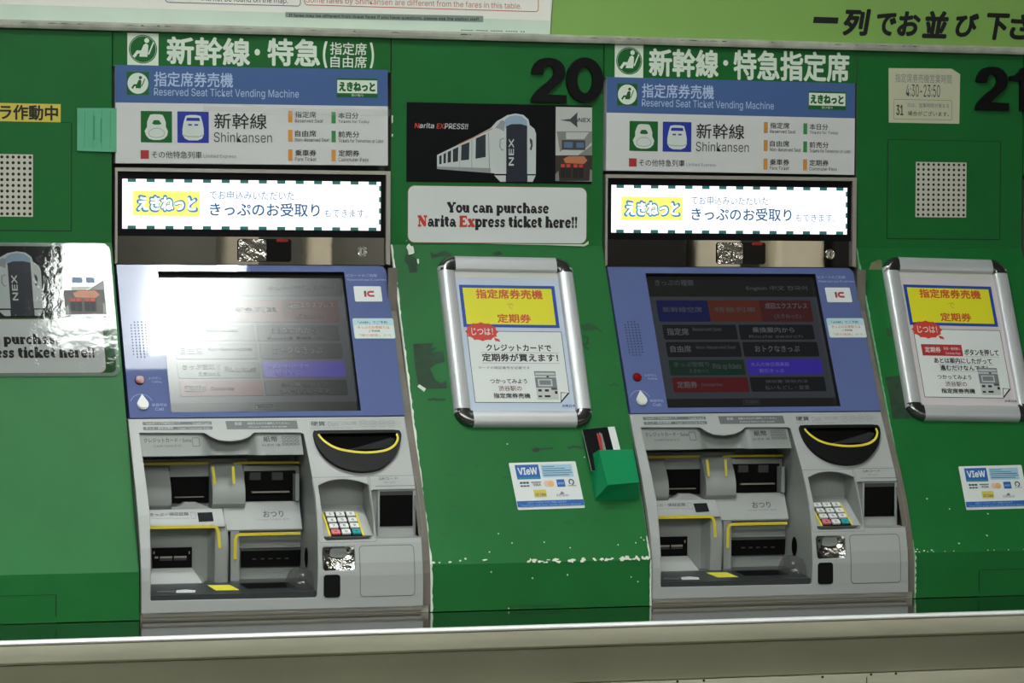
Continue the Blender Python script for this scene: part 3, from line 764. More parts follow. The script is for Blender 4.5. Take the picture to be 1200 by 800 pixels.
st_('新幹線空席', 0.0922, -0.0825, 0.1643, -0.0718); st_('特急列車', 0.1877, -0.0825, 0.2637, -0.0725)
st_('成田エクスプレス', 0.2822, -0.0758, 0.3611, -0.0641, L_TXT); st_('(えきねっと)', 0.2962, -0.0957, 0.3459, -0.0858)
st_('指定席', 0.0929, -0.1267, 0.1325, -0.1129, L_TXT); st_('自由席', 0.0939, -0.1592, 0.1317, -0.1463, L_TXT)
st_('Reserved Seat', 0.1409, -0.1186, 0.1937, -0.1121); st_('Non-Reserved Seat', 0.1415, -0.1529, 0.2146, -0.1466)
st_('乗換案内から', 0.2504, -0.1221, 0.3285, -0.1115, L_TXT); st_('Route search', 0.2423, -0.1319, 0.3417, -0.1264)
st_('おトクなきっぷ', 0.2487, -0.1590, 0.3316, -0.1470, L_TXT)
st_('きっぷ受取り', 0.0956, -0.1867, 0.1593, -0.1774); st_('えきねっと', 0.1216, -0.1982, 0.1570, -0.1911); st_('Pick up tickets', 0.1659, -0.1936, 0.2181, -0.1809)
st_('大人の休日倶楽部', 0.2360, -0.1867, 0.3068, -0.1789, lcd('pale_violet', (130, 120, 210))); st_('割引きっぷ', 0.2495, -0.1990, 0.2951, -0.1911, MATS['lcd_pale_violet'])
st_('定期券', 0.0953, -0.2270, 0.1314, -0.2144, L_TXT); st_('Commuter Pass', 0.1391, -0.2241, 0.1774, -0.2179)
st_('領収書 受取方法', 0.2571, -0.2185, 0.3355, -0.2125); st_('払いもどし・変更', 0.2548, -0.2314, 0.3368, -0.2231)
mb.outline(*(0.2095, -0.2585), *(0.2390, -0.2502), .0005, .0006, faceF, SD, L_TXT2); st_('English', 0.2143, -0.2572, 0.2357, -0.2515)
mb.build('touch_screen', M)
# speaker holes, printed lettering
mb = MB()
for ci in range(5):
    for ri in range(13):
        if ci in (0, 4) and ri in (0, 12): continue
        A, Bs = (0.0166, -0.1067); 
        mb.disc(A + (ci - .0) * .0058 - .0019, Bs - ri * .00528, .00115, faceF, .0002, GASKET, 8)
mb.build('speaker_grille', M)
PT = mat('fascia_lettering', (168, 176, 222), rough=.4)
mb = MB()
mb.text('ICカードのご利用', 0.3856, -0.0224, 0.4378, -0.0166, faceF, .0002, PT, 0, 2)
mb.text('Please touch your IC card here', 0.3861, -0.0304, 0.4531, -0.0254, faceF, .0002, PT, 0, 2)
mb.text('よびだし', 0.0352, -0.2098, 0.0566, -0.2054, faceF, .0002, PT, 0, 2); mb.text('Calling', 0.0402, -0.2167, 0.0560, -0.2123, faceF, .0002, PT, 0, 2)
mb.text('係員呼出', 0.0368, -0.2578, 0.0609, -0.2527, faceF, .0002, PT, 0, 2); mb.text('Call', 0.0417, -0.2654, 0.0561, -0.2602, faceF, .0002, PT, 0, 2)
mb.stroke(arc((0.0204, -0.2546)[0], (0.0204, -0.2546)[1], .0185, .0185, 20, 160, 12), .0007, faceF, .0002, PT)
mb.build('fascia_lettering', M)
cx, cs = (0.0209, -0.2114)
mb = MB(); mb.slab(arc(cx, cs, .0078, .0078, 0, 345, 23), faceF, 0, .002, BLACK_PL)
for q, (rr_, dd) in enumerate(((.0068, .0035), (.005, .0055), (.0025, .0066))): mb.slab(arc(cx, cs, rr_, rr_, 0, 345, 23), faceF, .002, dd, LED_RED)
mb.build('call_lamp', M, smooth=50)
cx, cs = (0.0222, -0.2546)
drop = arc(cx, cs, .0093, .0095, -215, 35, 20) + [(cx - .0002, cs + .0178)]
mb = MB(); mb.slab(drop, faceF, 0, .003, BTN); mb.slab([(cx + (x - cx) * .8, cs + (y - cs) * .8) for x, y in drop], faceF, .003, .0045, BTN); mb.build('call_button', M, smooth=40)
# stickers on the fascia
mb = MB(); a0, b0 = (0.3954, -0.0685); a1, b1 = (0.4425, -0.0399)
mb.slab(rrect(a0, b0, a1, b1, .002), faceF, 0, .0006, WHITE)
cxm, czm = (a0 + a1) / 2, (b0 + b1) / 2
mb.rect(cxm - .0068, czm - .0055, cxm - .0028, czm + .0055, faceF, .0007, mat('ic_green', (40, 70, 50))); mb.rect(cxm - .0068, czm - .0055, cxm - .0028, czm + .001, faceF, .0007, RED_PR)
mb.stroke([(cxm + .0105, czm + .0038), (cxm + .004, czm + .0038)] + arc(cxm + .004, czm, .0042, .0038, 90, 270, 8) + [(cxm + .0105, czm - .0038)], .0036, faceF, .0007, RED_PR)
mb.build('card_mark_sticker', M)
mb = MB(); a0, b0 = (0.3868, -0.1374); a1, b1 = (0.4569, -0.0998)
CY = mat('pale_cyan_sticker', (186, 218, 222), rough=.3)
mb.slab(rrect(a0, b0, a1, b1, .003), faceF, 0, .0006, CY); H_ = b1 - b0; W_ = a1 - a0
mb.rr(a0 + .001, b0 + .001, a1 - .001, b1 - H_ * .35, .002, faceF, .0007, mat('sticker_white', (222, 230, 226)))
mb.text('「e5489」でご予約', a0 + W_ * .12, b1 - H_ * .28, a1 - W_ * .16, b1 - H_ * .13, faceF, .0007, mat('dark_blue_ink', (30, 90, 130)), .01, 2)
mb.text('きっぷのお受取りは', a0 + W_ * .1, b0 + H_ * .48, a1 - W_ * .12, b0 + H_ * .62, faceF, .0007, mat('orange_ink', (216, 96, 40)), .01, 2)
mb.text('ご予約時', a0 + W_ * .36, b0 + H_ * .31, a1 - W_ * .36, b0 + H_ * .43, faceF, .0007, BLACK, .01, 2)
mb.text('「緑の画面」から', a0 + W_ * .12, b0 + H_ * .1, a1 - W_ * .1, b0 + H_ * .23, faceF, .0007, MATS['orange_ink'], .0, 2)
mb.build('reservation_sticker', M)

# lower fascia with its recesses
FX0, FX1 = -.0036, .4547
front = [(Yp(z), z) for z in (.828, .88, .89, .90, .915, .93, .955, .98, 1.005, 1.03, 1.05, 1.075, 1.10, 1.1275)]
sol = MB(); sol.prism_x(front + [(.03, 1.1275), (.03, .828)], FX0, FX1, FASCIA); sol.mi(FASCIA_IN); sol.mi(BLACK_PL)
def cutter(pts, y1, mt_=FASCIA_IN, y0=-.34):
    c = MB(); c.mi(FASCIA); c.mi(FASCIA_IN); c.mi(BLACK_PL); c.slab(pts, yF(0), -y1, -y0, mt_); return c
bay = [(0.0123, 1.1059), (0.1183, 1.1047), (0.1273, 1.0984), (0.1392, 1.0930), (0.1585, 1.0910), (0.1770, 1.0932), (0.1903, 1.0977), (0.1996, 1.1043), (0.2759, 1.1035), (0.2813, 1.1014),
       (0.2834, 1.0673), (0.2854, 1.0327), (0.2865, 1.0036), (0.2858, 0.9732), (0.2824, 0.9270), (0.2792, 0.8488), (0.2771, 0.8461), (0.0124, 0.8477), (0.0108, 0.8504), (0.0127, 0.9326), (0.0157, 0.9846), (0.0148, 1.0171), (0.0136, 1.0563), (0.0125, 1.0891)]
arch = [(0.2936, 1.0207), (0.3056, 1.0258), (0.3188, 1.0289), (0.3359, 1.0300), (0.3528, 1.0284), (0.3665, 1.0249), (0.3780, 1.0201), (0.3783, 0.9915), (0.3781, 0.9622), (0.3765, 0.9436), (0.3700, 0.9358), (0.2995, 0.9352), (0.2942, 0.9386), (0.2947, 0.9797)]
qr = rrect(*(0.3801, 0.9382), *(0.4578, 1.0128), .004)
coinD = [(0.2968, 1.1006), (0.3001, 1.1038), (0.3073, 1.1045), (0.4308, 1.1042), (0.4393, 1.1031), (0.4429, 1.0963), (0.4385, 1.0808), (0.4278, 1.0641), (0.4072, 1.0477), (0.3881, 1.0406), (0.3629, 1.0392), (0.3354, 1.0453), (0.3159, 1.0569), (0.3038, 1.0710), (0.2975, 1.0865)]
coin_in = [(0.3033, 1.1012), (0.4346, 1.1011), (0.4377, 1.0937), (0.4300, 1.0816), (0.4127, 1.0726), (0.3792, 1.0701), (0.3469, 1.0738), (0.3254, 1.0821), (0.3124, 1.0910)]
flap = rrect(*(0.2892, 0.8879), *(0.3430, 0.9257), .006)
carve(sol, [cutter(bay, -.088), cutter(smooth(arch[:7], 4) + arch[7:], -.172), cutter(qr, -.212), cutter(flap, -.252), cutter(smooth(coin_in, 3, True), -.155, BLACK_PL)], 'lower_fascia', M)
# thin dark seam down the left flank
mb = MB()
seam = []
for z in (.8285, .88, .90, .93, .955, .98, 1.005, 1.03, 1.05, 1.075, 1.10, 1.126):
    seam.append((Yp(z) + .010, z))
nn = len(seam)
mb.add([(FX0 - .0004, y, z) for y, z in seam] + [(FX0 - .0004, y + .0035, z) for y, z in seam], [(i, i + 1, nn + i + 1, nn + i) for i in range(nn - 1)], BLACK_PL)
mb.build('side_seam', M, fix=False)
seam2 = [(Yp(z) + .007, z) for z in (.8285, .88, .90, .93, .955, .98, 1.005, 1.03, 1.05, 1.075, 1.10, 1.128, 1.20, 1.30, 1.372)]
nn = len(seam2); mb = MB()
mb.add([(FX1 - .002, y + .004 * (z > 1.13), z) for y, z in seam2] + [(.4686, y + .004 * (z > 1.13), z) for y, z in seam2], [(i, i + 1, nn + i + 1, nn + i) for i in range(nn - 1)], mat('gap_steel', (112, 106, 96), rough=.6, noise=.2, nscale=20))
mb.build('side_channel', M, fix=False)
# plinth strip
mb = MB(); mb.box3(FX0, .4665, -.259, .02, .8168, .829, PLINTH); mb.box3(FX0 + .002, FX1 - .001, -.264, -.25, .8215, .8275, CHROME_FRAME); mb.build('plinth_strip', M)

# labels on the fascia
mb = MB()
def plab(a0, b0, a1, b1, mt_, r=.001): mb.rr(a0, b0, a1, b1, r, profF, .0003, mt_)
def ptx(s_, a0, b0, a1, b1, mt_, bold=0.004, d=.0004): mb.text(s_, a0, b0, a1, b1, profF, d, mt_, bold, 2)
plab(0.0190, 1.1179, 0.1314, 1.1229, FASCIA_DK)
ptx('SuicaカードPASMOカード', 0.0242, 1.1190, 0.0801, 1.1223, PALE_TXT, 0); ptx('Credit Card', 0.1005, 1.1183, 0.1275, 1.1217, PALE_TXT, 0)
mb.build('label_strip', M); mb = MB(); plab(0.0190, 1.1102, 0.1319, 1.1151, FASCIA_DK)
ptx('きっぷ・磁気定期券', 0.0233, 1.1114, 0.0680, 1.1147, PALE_TXT, 0); ptx('Ticket / Commuter Pass', 0.0745, 1.1109, 0.1279, 1.1138, PALE_TXT, 0)
mb.build('label_strip', M); mb = MB()
mb.poly([(0.1543, 1.1231), (0.2723, 1.1228), (0.2732, 1.1098), (0.1554, 1.1101),], profF, .0003, FASCIA_DK)
ptx('会話', 0.1689, 1.1166, 0.1807, 1.1212, PALE_TXT, 0.004); ptx('画面をみながら操作してください', 0.1901, 1.1171, 0.2599, 1.1207, PALE_TXT, 0); ptx('Please follow the guide', 0.1921, 1.1117, 0.2548, 1.1146, PALE_TXT, 0)
mb.build('label_strip', M); mb = MB()
ptx('硬貨', 0.2952, 1.1141, 0.3191, 1.1212, INK, .01); ptx('Coin', 0.3236, 1.1131, 0.3412, 1.1204, INK_LT, 0); ptx('１０円以上の硬貨', 0.3461, 1.1149, 0.3714, 1.1206, INK_LT, 0); ptx('Insert coins one by one', 0.2937, 1.1087, 0.3627, 1.1109, INK_LT, 0)
for i, (u, s_) in enumerate(((0, '500'), (1, '100'), (2, '50'), (3, '10'))):
    A, Bz = (0.3838, 1.1168); A += i * .0156
    mb.stroke(arc(A, Bz, .0062, .0048, 0, 345, 23), .0005, profF, .0003, INK_LT, True)
    ptx(s_, A - .004, Bz - .0016, A + .004, Bz + .0016, INK_LT, 0)
a0, b0 = (0.2901, 1.1080); mb.outline(a0, b0, (0.4497, 1.1220)[0], (0.4497, 1.1223)[1], .001, .0004, profF, .0003, PALE_TXT)
mb.build('coin_label', M); mb = MB()
ptx('QRコード', 0.3954, 1.0278, 0.4276, 1.0320, INK, .004); ptx('QR code', 0.4033, 1.0226, 0.4223, 1.0257, INK_LT, 0)
mb.build('reader_label', M)
mb = MB()
GRV = mat('groove_grey', (128, 132, 130), rough=.6)
mb.outline(*(0.3765, 0.9372), *(0.4590, 1.0349), .005, .0009, profF, .0002, GRV)
mb.outline(*(0.2845, 0.9322), *(0.3807, 1.0340), .004, .0008, profF, .0002, GRV)
mb.rect(*(0.3884, 1.0182), *(0.4544, 1.0190), profF, .0003, FASCIA_DK)
mb.build('panel_grooves', M)
a0, b0 = (0.3508, 0.8462); a1, b1 = (0.4401, 0.9257)
def strip_panel(mb, a0, b0, a1, b1, r, fr, d, mt_):
    zs = sorted(set([round(b0 + r * (1 - math.cos(math.radians(t_))), 6) for t_ in range(0, 91, 15)] + [round(b1 - r * (1 - math.cos(math.radians(t_))), 6) for t_ in range(0, 91, 15)] + [b0 + (b1 - b0) * i / 12 for i in range(2, 11)]))
    def ins(z):
        h = max(0, (b0 + r) - z, z - (b1 - r)); return r - math.sqrt(max(0, r * r - h * h))
    vs = []
    for z in zs: vs += [fr(a0 + ins(z), z, d), fr(a1 - ins(z), z, d)]
    mb.add(vs, [(2 * i, 2 * i + 1, 2 * i + 3, 2 * i + 2) for i in range(len(zs) - 1)], mt_)
mb = MB(); strip_panel(mb, a0, b0, a1, b1, .006, profF, .0006, FASCIA)
hp = mb.build('service_panel', M, fix=False)
mb = MB(); strip_panel(mb, a0 - .0011, b0 - .0011, a1 + .0011, b1 + .0011, .0068, profF, .0003, FASCIA_DK); mb.build('panel_gap', hp, fix=False)

# coin scoop
mb = MB()
lip = [(0.2964, 1.1026), (0.3027, 1.1019), (0.3066, 1.0951), (0.3139, 1.0863), (0.3275, 1.0774), (0.3466, 1.0718), (0.3790, 1.0688), (0.4095, 1.0711), (0.4281, 1.0789), (0.4356, 1.0896), (0.4350, 1.0991), (0.4393, 1.1031), (0.4429, 1.0963), (0.4385, 1.0808), (0.4278, 1.0641), (0.4072, 1.0477), (0.3881, 1.0406), (0.3629, 1.0392), (0.3354, 1.0453), (0.3159, 1.0569), (0.3038, 1.0710), (0.2975, 1.0865)]
mb.slab(smooth(lip, 4, True), profF, -.004, .007, BLACK_PL)
rim_t = [(0.2963, 1.1019), (0.3002, 1.1046), (0.3075, 1.1054), (0.4309, 1.1051), (0.4395, 1.1041), (0.4388, 1.1004), (0.3031, 1.1001)]
mb.slab(rim_t, profF, -.004, .004, BLACK_PL)
cs_ = mb.build('coin_scoop', M)
mb = MB()
mb.stroke(smooth([(0.3038, 1.0978), (0.3063, 1.0931), (0.3131, 1.0859), (0.3261, 1.0774), (0.3451, 1.0716), (0.3775, 1.0681), (0.4095, 1.0707), (0.4273, 1.0783), (0.4355, 1.0890), (0.4347, 1.0971)]), .0036, profF, .0074, YELLOW)
mb.build('yellow_rim', cs_)
mb = MB(); mb.slab([(0.3560, 1.0750), (0.4262, 1.0769), (0.4344, 1.0924), (0.4271, 1.0939)], yF(-.162), 0, .006, DARK_TRAY); mb.build('scoop_floor', cs_)

# hood over the card and note slots
mb = MB()
hxl, hxr = (0.0118, 1.0891)[0], (0.2776, 1.0860)[0]
sa, sb_, sc, sd = (0.1106, 1.0880)[0], (0.1343, 1.0877)[0], (0.1888, 1.0871)[0], (0.2043, 1.0869)[0]
zt, zb = (0.0630, 1.1071)[1], (0.0584, 1.0688)[1]
def hood_d(a):
    def sm(t): t = max(0, min(1, t)); return t * t * (3 - 2 * t)
    return .005 + .016 * min(sm((a - sa) / (sb_ - sa)), sm((sd - a) / (sd - sc)))
HOODC = mat('hood_plastic', (138, 143, 140), rough=.5, bev=.002)
nx, nz = 48, 5
vs = []
for j in range(nz + 2):
    for i in range(nx + 1):
        a = hxl - .004 + (hxr - hxl + .004) * i / nx
        if j <= nz:
            z = zt + .004 + (zb - zt - .004) * j / nz
            vs.append((a, Yp(z) + hood_d(a), z))
        else:
            vs.append((a, -.085, zb + .004))
fs = [(j * (nx + 1) + i, j * (nx + 1) + i + 1, (j + 1) * (nx + 1) + i + 1, (j + 1) * (nx + 1) + i) for j in range(nz + 1) for i in range(nx)]
mb.add(vs, fs, HOODC)
mb.add([(hxr, Yp(zt) + .005, zt), (hxr, Yp(zb) + .005, zb), (hxr, -.085, zb), (hxr, -.085, zt)], [(0, 1, 2, 3)], FASCIA_IN)
hood = mb.build('slot_hood', M, smooth=35, fix=False)
hoodF = lambda a, z, d=0: Vector((a, Yp(z) + .005 - d, z))
mb = MB()
mb.text('クレジットカード・Suica', 0.0189, 1.0906, 0.0958, 1.0974, hoodF, .0004, INK, .014, 2)
mb.text('Credit Cards & IC', 0.0332, 1.0836, 0.0793, 1.0870, hoodF, .0004, INK, .0, 2)
mb.outline(*(0.0969, 1.0838), *(0.1091, 1.0978), .0012, .0009, hoodF, .0004, INK)
mb.build('card_label', hood); mb = MB()
mb.text('紙幣', 0.2141, 1.0897, 0.2376, 1.0988, hoodF, .0004, INK, .03, 2)
mb.text('Bill 紙幣 1種', 0.2107, 1.0828, 0.2409, 1.0865, hoodF, .0004, INK, .0, 2)
for r_ in range(3):
    for c_ in range(4):
        A, Bz = (0.2450, 1.0958); A += c_ * .0072; Bz -= r_ * .0052
        mb.outline(A, Bz - .0012, A + .006, Bz + .0024, .0003, .0008, hoodF, .0004, INK)
mb.build('note_label', hood)

# inside of the bay
def prof_block(x0, x1, ztop, zbot, name, parent, mt_=FASCIA_IN, bulge=.03, y0=-.122):
    yz = []
    n = 10
    for i in range(n + 1):
        t_ = i / n
        z = ztop + (zbot - ztop) * t_
        y = y0 - bulge * math.sin(min(1, t_ / .75) * math.pi / 2) * (1 if t_ < .86 else 1 - .25 * ((t_ - .86) / .14) ** 2)
        yz.append((y, z))
    yz += [(-.085, zbot), (-.085, ztop)]
    mb_ = MB(); mb_.prism_x(yz, x0, x1, mt_); return mb_.build(name, parent, smooth=35)
zt1, zb1 = (0.0479, 1.0491)[1], (0.0443, 0.9818)[1]
prof_block((0.0201, 1.0316)[0], (0.0662, 1.0316)[0], zt1, zb1, 'card_slot_cheek', M)
prof_block((0.1333, 1.0306)[0], (0.1875, 1.0298)[0], (0.1529, 1.0532)[1], zb1, 'centre_cheek', M)
mb = MB(); mb.bx(*(0.0691, 0.9792), *(0.1376, 1.0571), yF(-.110), -.02, .008, FASCIA_IN); mb.bx(*(0.0149, 1.0462), *(0.1974, 1.0603), yF(-.110), -.02, .006, FASCIA_IN); mb.build('card_slot_plate', M)
mb = MB(); a0, b0 = (0.0696, 0.9895); a1, b1 = (0.1340, 1.0320)
mb.bx(a0, b0, a1, b1, yF(-.118), 0, .004, SLOT)
cslot = mb.build('card_slot', M)
mb = MB(); mb.bx(*(0.0763, 0.9985), *(0.1239, 1.0001), yF(-.122), 0, .005, CHROME_FRAME); mb.build('slot_bar', cslot)
mb = MB(); mb.slab([(0.0651, 0.9807), (0.1335, 0.9808), (0.1223, 0.9859), (0.1153, 0.9888), (0.1083, 0.9923), (0.0874, 0.9927), (0.0804, 0.9873), (0.0762, 0.9853), (0.0665, 0.9848)], yF(-.135), 0, .016, FASCIA); mb.build('slot_lip', cslot)
mb = MB(); mb.bx(*(0.1898, 0.9887), *(0.2835, 1.0486), yF(-.112), -.02, .010, FASCIA_IN)
mb.bx(*(0.2712, 0.9916), *(0.2778, 1.0353), yF(-.122), 0, .026, FASCIA_IN); mb.build('note_slot_plate', M)
mb = MB(); mb.bx(*(0.1919, 0.9901), *(0.2757, 1.0397), yF(-.122), 0, .006, SLOT); ns = mb.build('note_slot', M)
mb = MB()
mb.bx(*(0.1985, 1.0258), *(0.2169, 1.0380), yF(-.128), 0, .004, TAB); mb.bx(*(0.2354, 1.0252), *(0.2539, 1.0375), yF(-.128), 0, .004, TAB); mb.build('slot_tabs', ns)
mb = MB(); mb.bx(*(0.2017, 1.0048), *(0.2642, 1.0074), yF(-.128), 0, .008, CHROME_FRAME); mb.build('slot_bar', ns)
# yellow guide lines of the upper row
mb = MB()
def guide(pts, y0, wd=.0042): mb.stroke(pts, wd, yF(y0), 0, YELLOW)
guide([(0.0250, 1.0538), (0.1314, 1.0533), (0.1371, 1.0519), (0.1399, 1.0471)], -.1205)
guide([(0.1326, 1.0507), (0.1343, 1.0369), (0.1358, 1.0217)], -.1565)
guide([(0.2863, 1.0527), (0.1809, 1.0535), (0.1752, 1.0519), (0.1728, 1.0466)], -.1235)
guide([(0.1660, 1.0503), (0.1666, 1.0364), (0.1674, 1.0219)], -.1565)
mb.build('yellow_guides_upper', M)
# ledges with labels
mb = MB(); zA, zB = (0.2074, 0.9906)[1], (0.2025, 0.9446)[1]
xr0, xr1 = (0.1518, 0.9757)[0], (0.2795, 0.9733)[0]
mb.prism_x([(-.140, zA), (-.163, zB + .003), (-.161, zB), (-.10, zB), (-.10, zA)], xr0, xr1, FASCIA)
led = mb.build('change_ledge', M)
ledF = lambda a, z, d=0: Vector((a, -.140 - .023 * (zA - z) / (zA - zB - .003) - d, z))
mb = MB(); mb.text('おつり', 0.2171, 0.9665, 0.2504, 0.9765, ledF, .0006, INK, .006, 3); mb.text('Change 거스름돈 找零', 0.2068, 0.9613, 0.2599, 0.9645, ledF, .0006, INK_LT, .0, 2); mb.build('ledge_label', led)
mb = MB(); zC, zD = (0.0641, 0.9818)[1], (0.0598, 0.9610)[1]; zE = (0.0587, 0.8597)[1]
xl0 = (0.0189, 0.9789)[0]; xl1 = (0.1486, 0.9769)[0]; xl2 = (0.1545, 0.9227)[0]; xc0 = (0.1321, 0.9232)[0]; xc1 = (0.1253, 0.9209)[0]
mb.prism_x([(-.155, zC), (-.178, zD), (-.180, zD - .006), (-.176, zD - .008), (-.10, zD - .008), (-.10, zC)], xl0, xl1, FASCIA)
tl_ = mb.build('ticket_ledge', M, smooth=30)
n = 10; vs = []
for i in range(n + 1):
    t_ = i / n; z = zC + (zE - zC) * t_
    xr_ = xl1 + (xl2 - xl1) * min(1, t_ * 3)
    fy = -.158 - .022 * math.sin(min(1, t_ * 2.2) * math.pi / 2) + .012 * max(0, t_ - .6)
    for x, y in ((xc1, -.148), (xc1 + (xc0 - xc1) * .55, -.153), (xc1 + (xc0 - xc1) * .85, fy + .012), (xc0, fy + .003), (xc0 + .004, fy), (xr_ - .003, fy), (xr_, fy + .003), (xr_, -.10)):
        vs.append((x, y, z))
k8 = 8
mb = MB(); mb.add(vs, [(i * k8 + j, i * k8 + j + 1, (i + 1) * k8 + j + 1, (i + 1) * k8 + j) for i in range(2, n) for j in range(k8 - 1)], FASCIA_IN)
mb.add([vs[j] for j in range(2 * k8, 3 * k8)], [tuple(range(k8))], FASCIA_IN)
mb.build('bay_column', M, smooth=40, fix=False)
tlF = lambda a, z, d=0: Vector((a, -.155 - .023 * (zC - z) / (zC - zD) - d, z))
mb = MB(); mb.text('きっぷ・領収証類', 0.0289, 0.9726, 0.0918, 0.9778, tlF, .0006, INK, .004, 2); mb.text('Tickets / Commuter Pass', 0.0309, 0.9681, 0.0918, 0.9701, tlF, .0006, INK_LT, 0, 2)
mb.poly([(0.1064, 0.9768), (0.1309, 0.9771), (0.1303, 0.9636), (0.1059, 0.9630)], tlF, .0006, mat('ticket_window', (34, 38, 40), rough=.2))
mb.outline(*(0.0950, 0.9678), *(0.1025, 0.9777), .0008, .0006, tlF, .0006, INK_LT)
mb.build('ledge_label', tl_)
# lower row
mb = MB(); mb.bx(*(0.0210, 0.8545), *(0.1350, 0.9511), yF(-.13), -.03, .018, FASCIA_IN)
mb.build('ticket_exit_plate', M)
mb = MB(); mb.bx(*(0.0351, 0.8877), *(0.0997, 0.9203), yF(-.147), 0, .005, SLOT); ts = mb.build('ticket_exit', M)
mb = MB()
mb.bx(*(0.0388, 0.9036), *(0.0444, 0.9066), yF(-.151), 0, .003, CHROME_FRAME)
mb.bx(*(0.0472, 0.8996), *(0.0670, 0.9065), yF(-.151), 0, .003, TAB); mb.bx(*(0.0472, 0.9037), *(0.0670, 0.9065), yF(-.151), 0, .0035, CHROME_FRAME)
mb.bx(*(0.0701, 0.8997), *(0.0903, 0.9066), yF(-.151), 0, .003, TAB); mb.bx(*(0.0701, 0.9037), *(0.0903, 0.9066), yF(-.151), 0, .0035, CHROME_FRAME)
for u in (0, 1):
    A = (0.0376, 0.9128) if u == 0 else (0.0950, 0.9118)
    mb.bx(A[0] - .0008, A[1] - .0022, A[0] + .0008, A[1] + .0022, yF(-.151), 0, .003, CHROME_FRAME)
mb.build('exit_bars', ts)
mb = MB()
q0, q1 = (0.0344, 0.8873), (0.1005, 0.8871); q2, q3 = (0.1167, 0.8584), (0.0199, 0.8581)
mb.add([(q0[0], -.152, q0[1]), (q1[0], -.152, q1[1]), (q2[0], -.186, q2[1] - .002), (q3[0], -.186, q3[1] - .002)], [(0, 1, 2, 3)], FASCIA)
mb.add([(q1[0], -.152, q1[1]), (q2[0], -.186, q2[1] - .002), (q2[0] + .012, -.15, q2[1])], [(0, 1, 2)], FASCIA_IN)
mb.build('ticket_chute', M, fix=False)
mb = MB()
guide([(0.0208, 0.9561), (0.1274, 0.9559), (0.1330, 0.9546), (0.1358, 0.9501), (0.1372, 0.9439), (0.1391, 0.9205)], -.1815, .0052)
guide([(0.2762, 0.9406), (0.1765, 0.9404), (0.1709, 0.9386), (0.1684, 0.9336), (0.1678, 0.9004)], -.1645, .0050)
mb.build('yellow_guides_lower', M)
mb = MB()
mb.bx(*(0.1626, 0.8582), *(0.2830, 0.9418), yF(-.125), -.03, .013, FASCIA_IN)
mb.bx(*(0.1608, 0.8521), *(0.1753, 0.9458), yF(-.138), 0, .024, FASCIA_IN)
mb.bx(*(0.1783, 0.9161), *(0.2805, 0.9178), yF(-.138), 0, .008, FASCIA); mb.build('change_exit_plate', M)
mb = MB(); mb.bx(*(0.1826, 0.8852), *(0.2826, 0.9113), yF(-.138), 0, .005, SLOT); ce = mb.build('change_exit', M)
mb = MB()
for u in range(5):
    A = (0.2010, 0.8980); mb.bx(A[0] + u * .0135, A[1] - .001, A[0] + u * .0135 + .006, A[1] + .001, yF(-.143), 0, .002, TAB)
mb.build('exit_teeth', ce)
mb = MB(); zt_ = (0.0440, 0.8553)[1]
mb.prism_x([(-.2625, zt_), (-.2625, (0.0440, 0.8435)[1]), (-.09, (0.0440, 0.8435)[1]), (-.09, zt_ + .010), (-.19, zt_ + .0095)], (0.0055, 0.8514)[0], (0.2820, 0.8450)[0], DARK_TRAY)
tr = mb.build('delivery_tray', M)
trF = lambda a, y, d=0: Vector((a, y, zt_ + .0095 * (y + .2625) / .0725 + d))
mb = MB(); tx = (0.0550, 0.8558)[0]; ty = (0.1168, 0.8610)[0]
mb.poly([(tx, -.250), (tx + .030, -.252), (tx + .034, -.236), (tx + .020, -.228), (tx + .004, -.232)], trF, .0006, SILVER_SEAL); mb.poly([(tx - .03, -.245), (tx, -.247), (tx + .002, -.236), (tx - .026, -.232)], trF, .0004, mat('clear_tape_grey', (92, 98, 102), rough=.2))
mb.build('paper_tag', tr)
mb = MB(); mb.poly([(ty + .004, -.240), (ty + .042, -.242), (ty + .034, -.205), (ty - .003, -.203)], trF, .0006, YEL_PRINT); mb.build('yellow_label', tr)
mb = MB(); A = (0.1736, 0.8576)[0]; Bx = (0.2533, 0.8556)[0]
mb.poly([(A, -.232), (Bx, -.232), (Bx - .006, -.198), (A - .006, -.198)], trF, .0006, SLOT); mb.build('tray_well', tr)
# clear coin cup
mb = MB(); cxd, czd = (0.2627, 0.8558); n1, n2 = 18, 8; vs = []
for j in range(n2 + 1):
    ph = math.radians(90 * j / n2)
    for i in range(n1):
        th = 2 * math.pi * i / n1
        vs.append((cxd + .0255 * math.cos(ph) ** .7 * math.cos(th), -.222 + .033 * math.cos(ph) ** .7 * math.sin(th), czd - .002 + .037 * math.sin(ph)))
mb.add(vs, [(j * n1 + i, j * n1 + (i + 1) % n1, (j + 1) * n1 + (i + 1) % n1, (j + 1) * n1 + i) for j in range(n2) for i in range(n1)], CLEAR)
mb.build('clear_coin_cup', M, smooth=60)
# slot in the right wall of the bay
mb = MB(); xw = (0.2811, 0.9109)[0] - .0006
hole = arc(-.186, (0.2851, 0.9026)[1], .012, .0165, 0, 350, 24)
mb.add([(xw, y, z) for y, z in hole], [tuple(range(len(hole)))], SLOT); mb.build('wall_opening', M, fix=False)

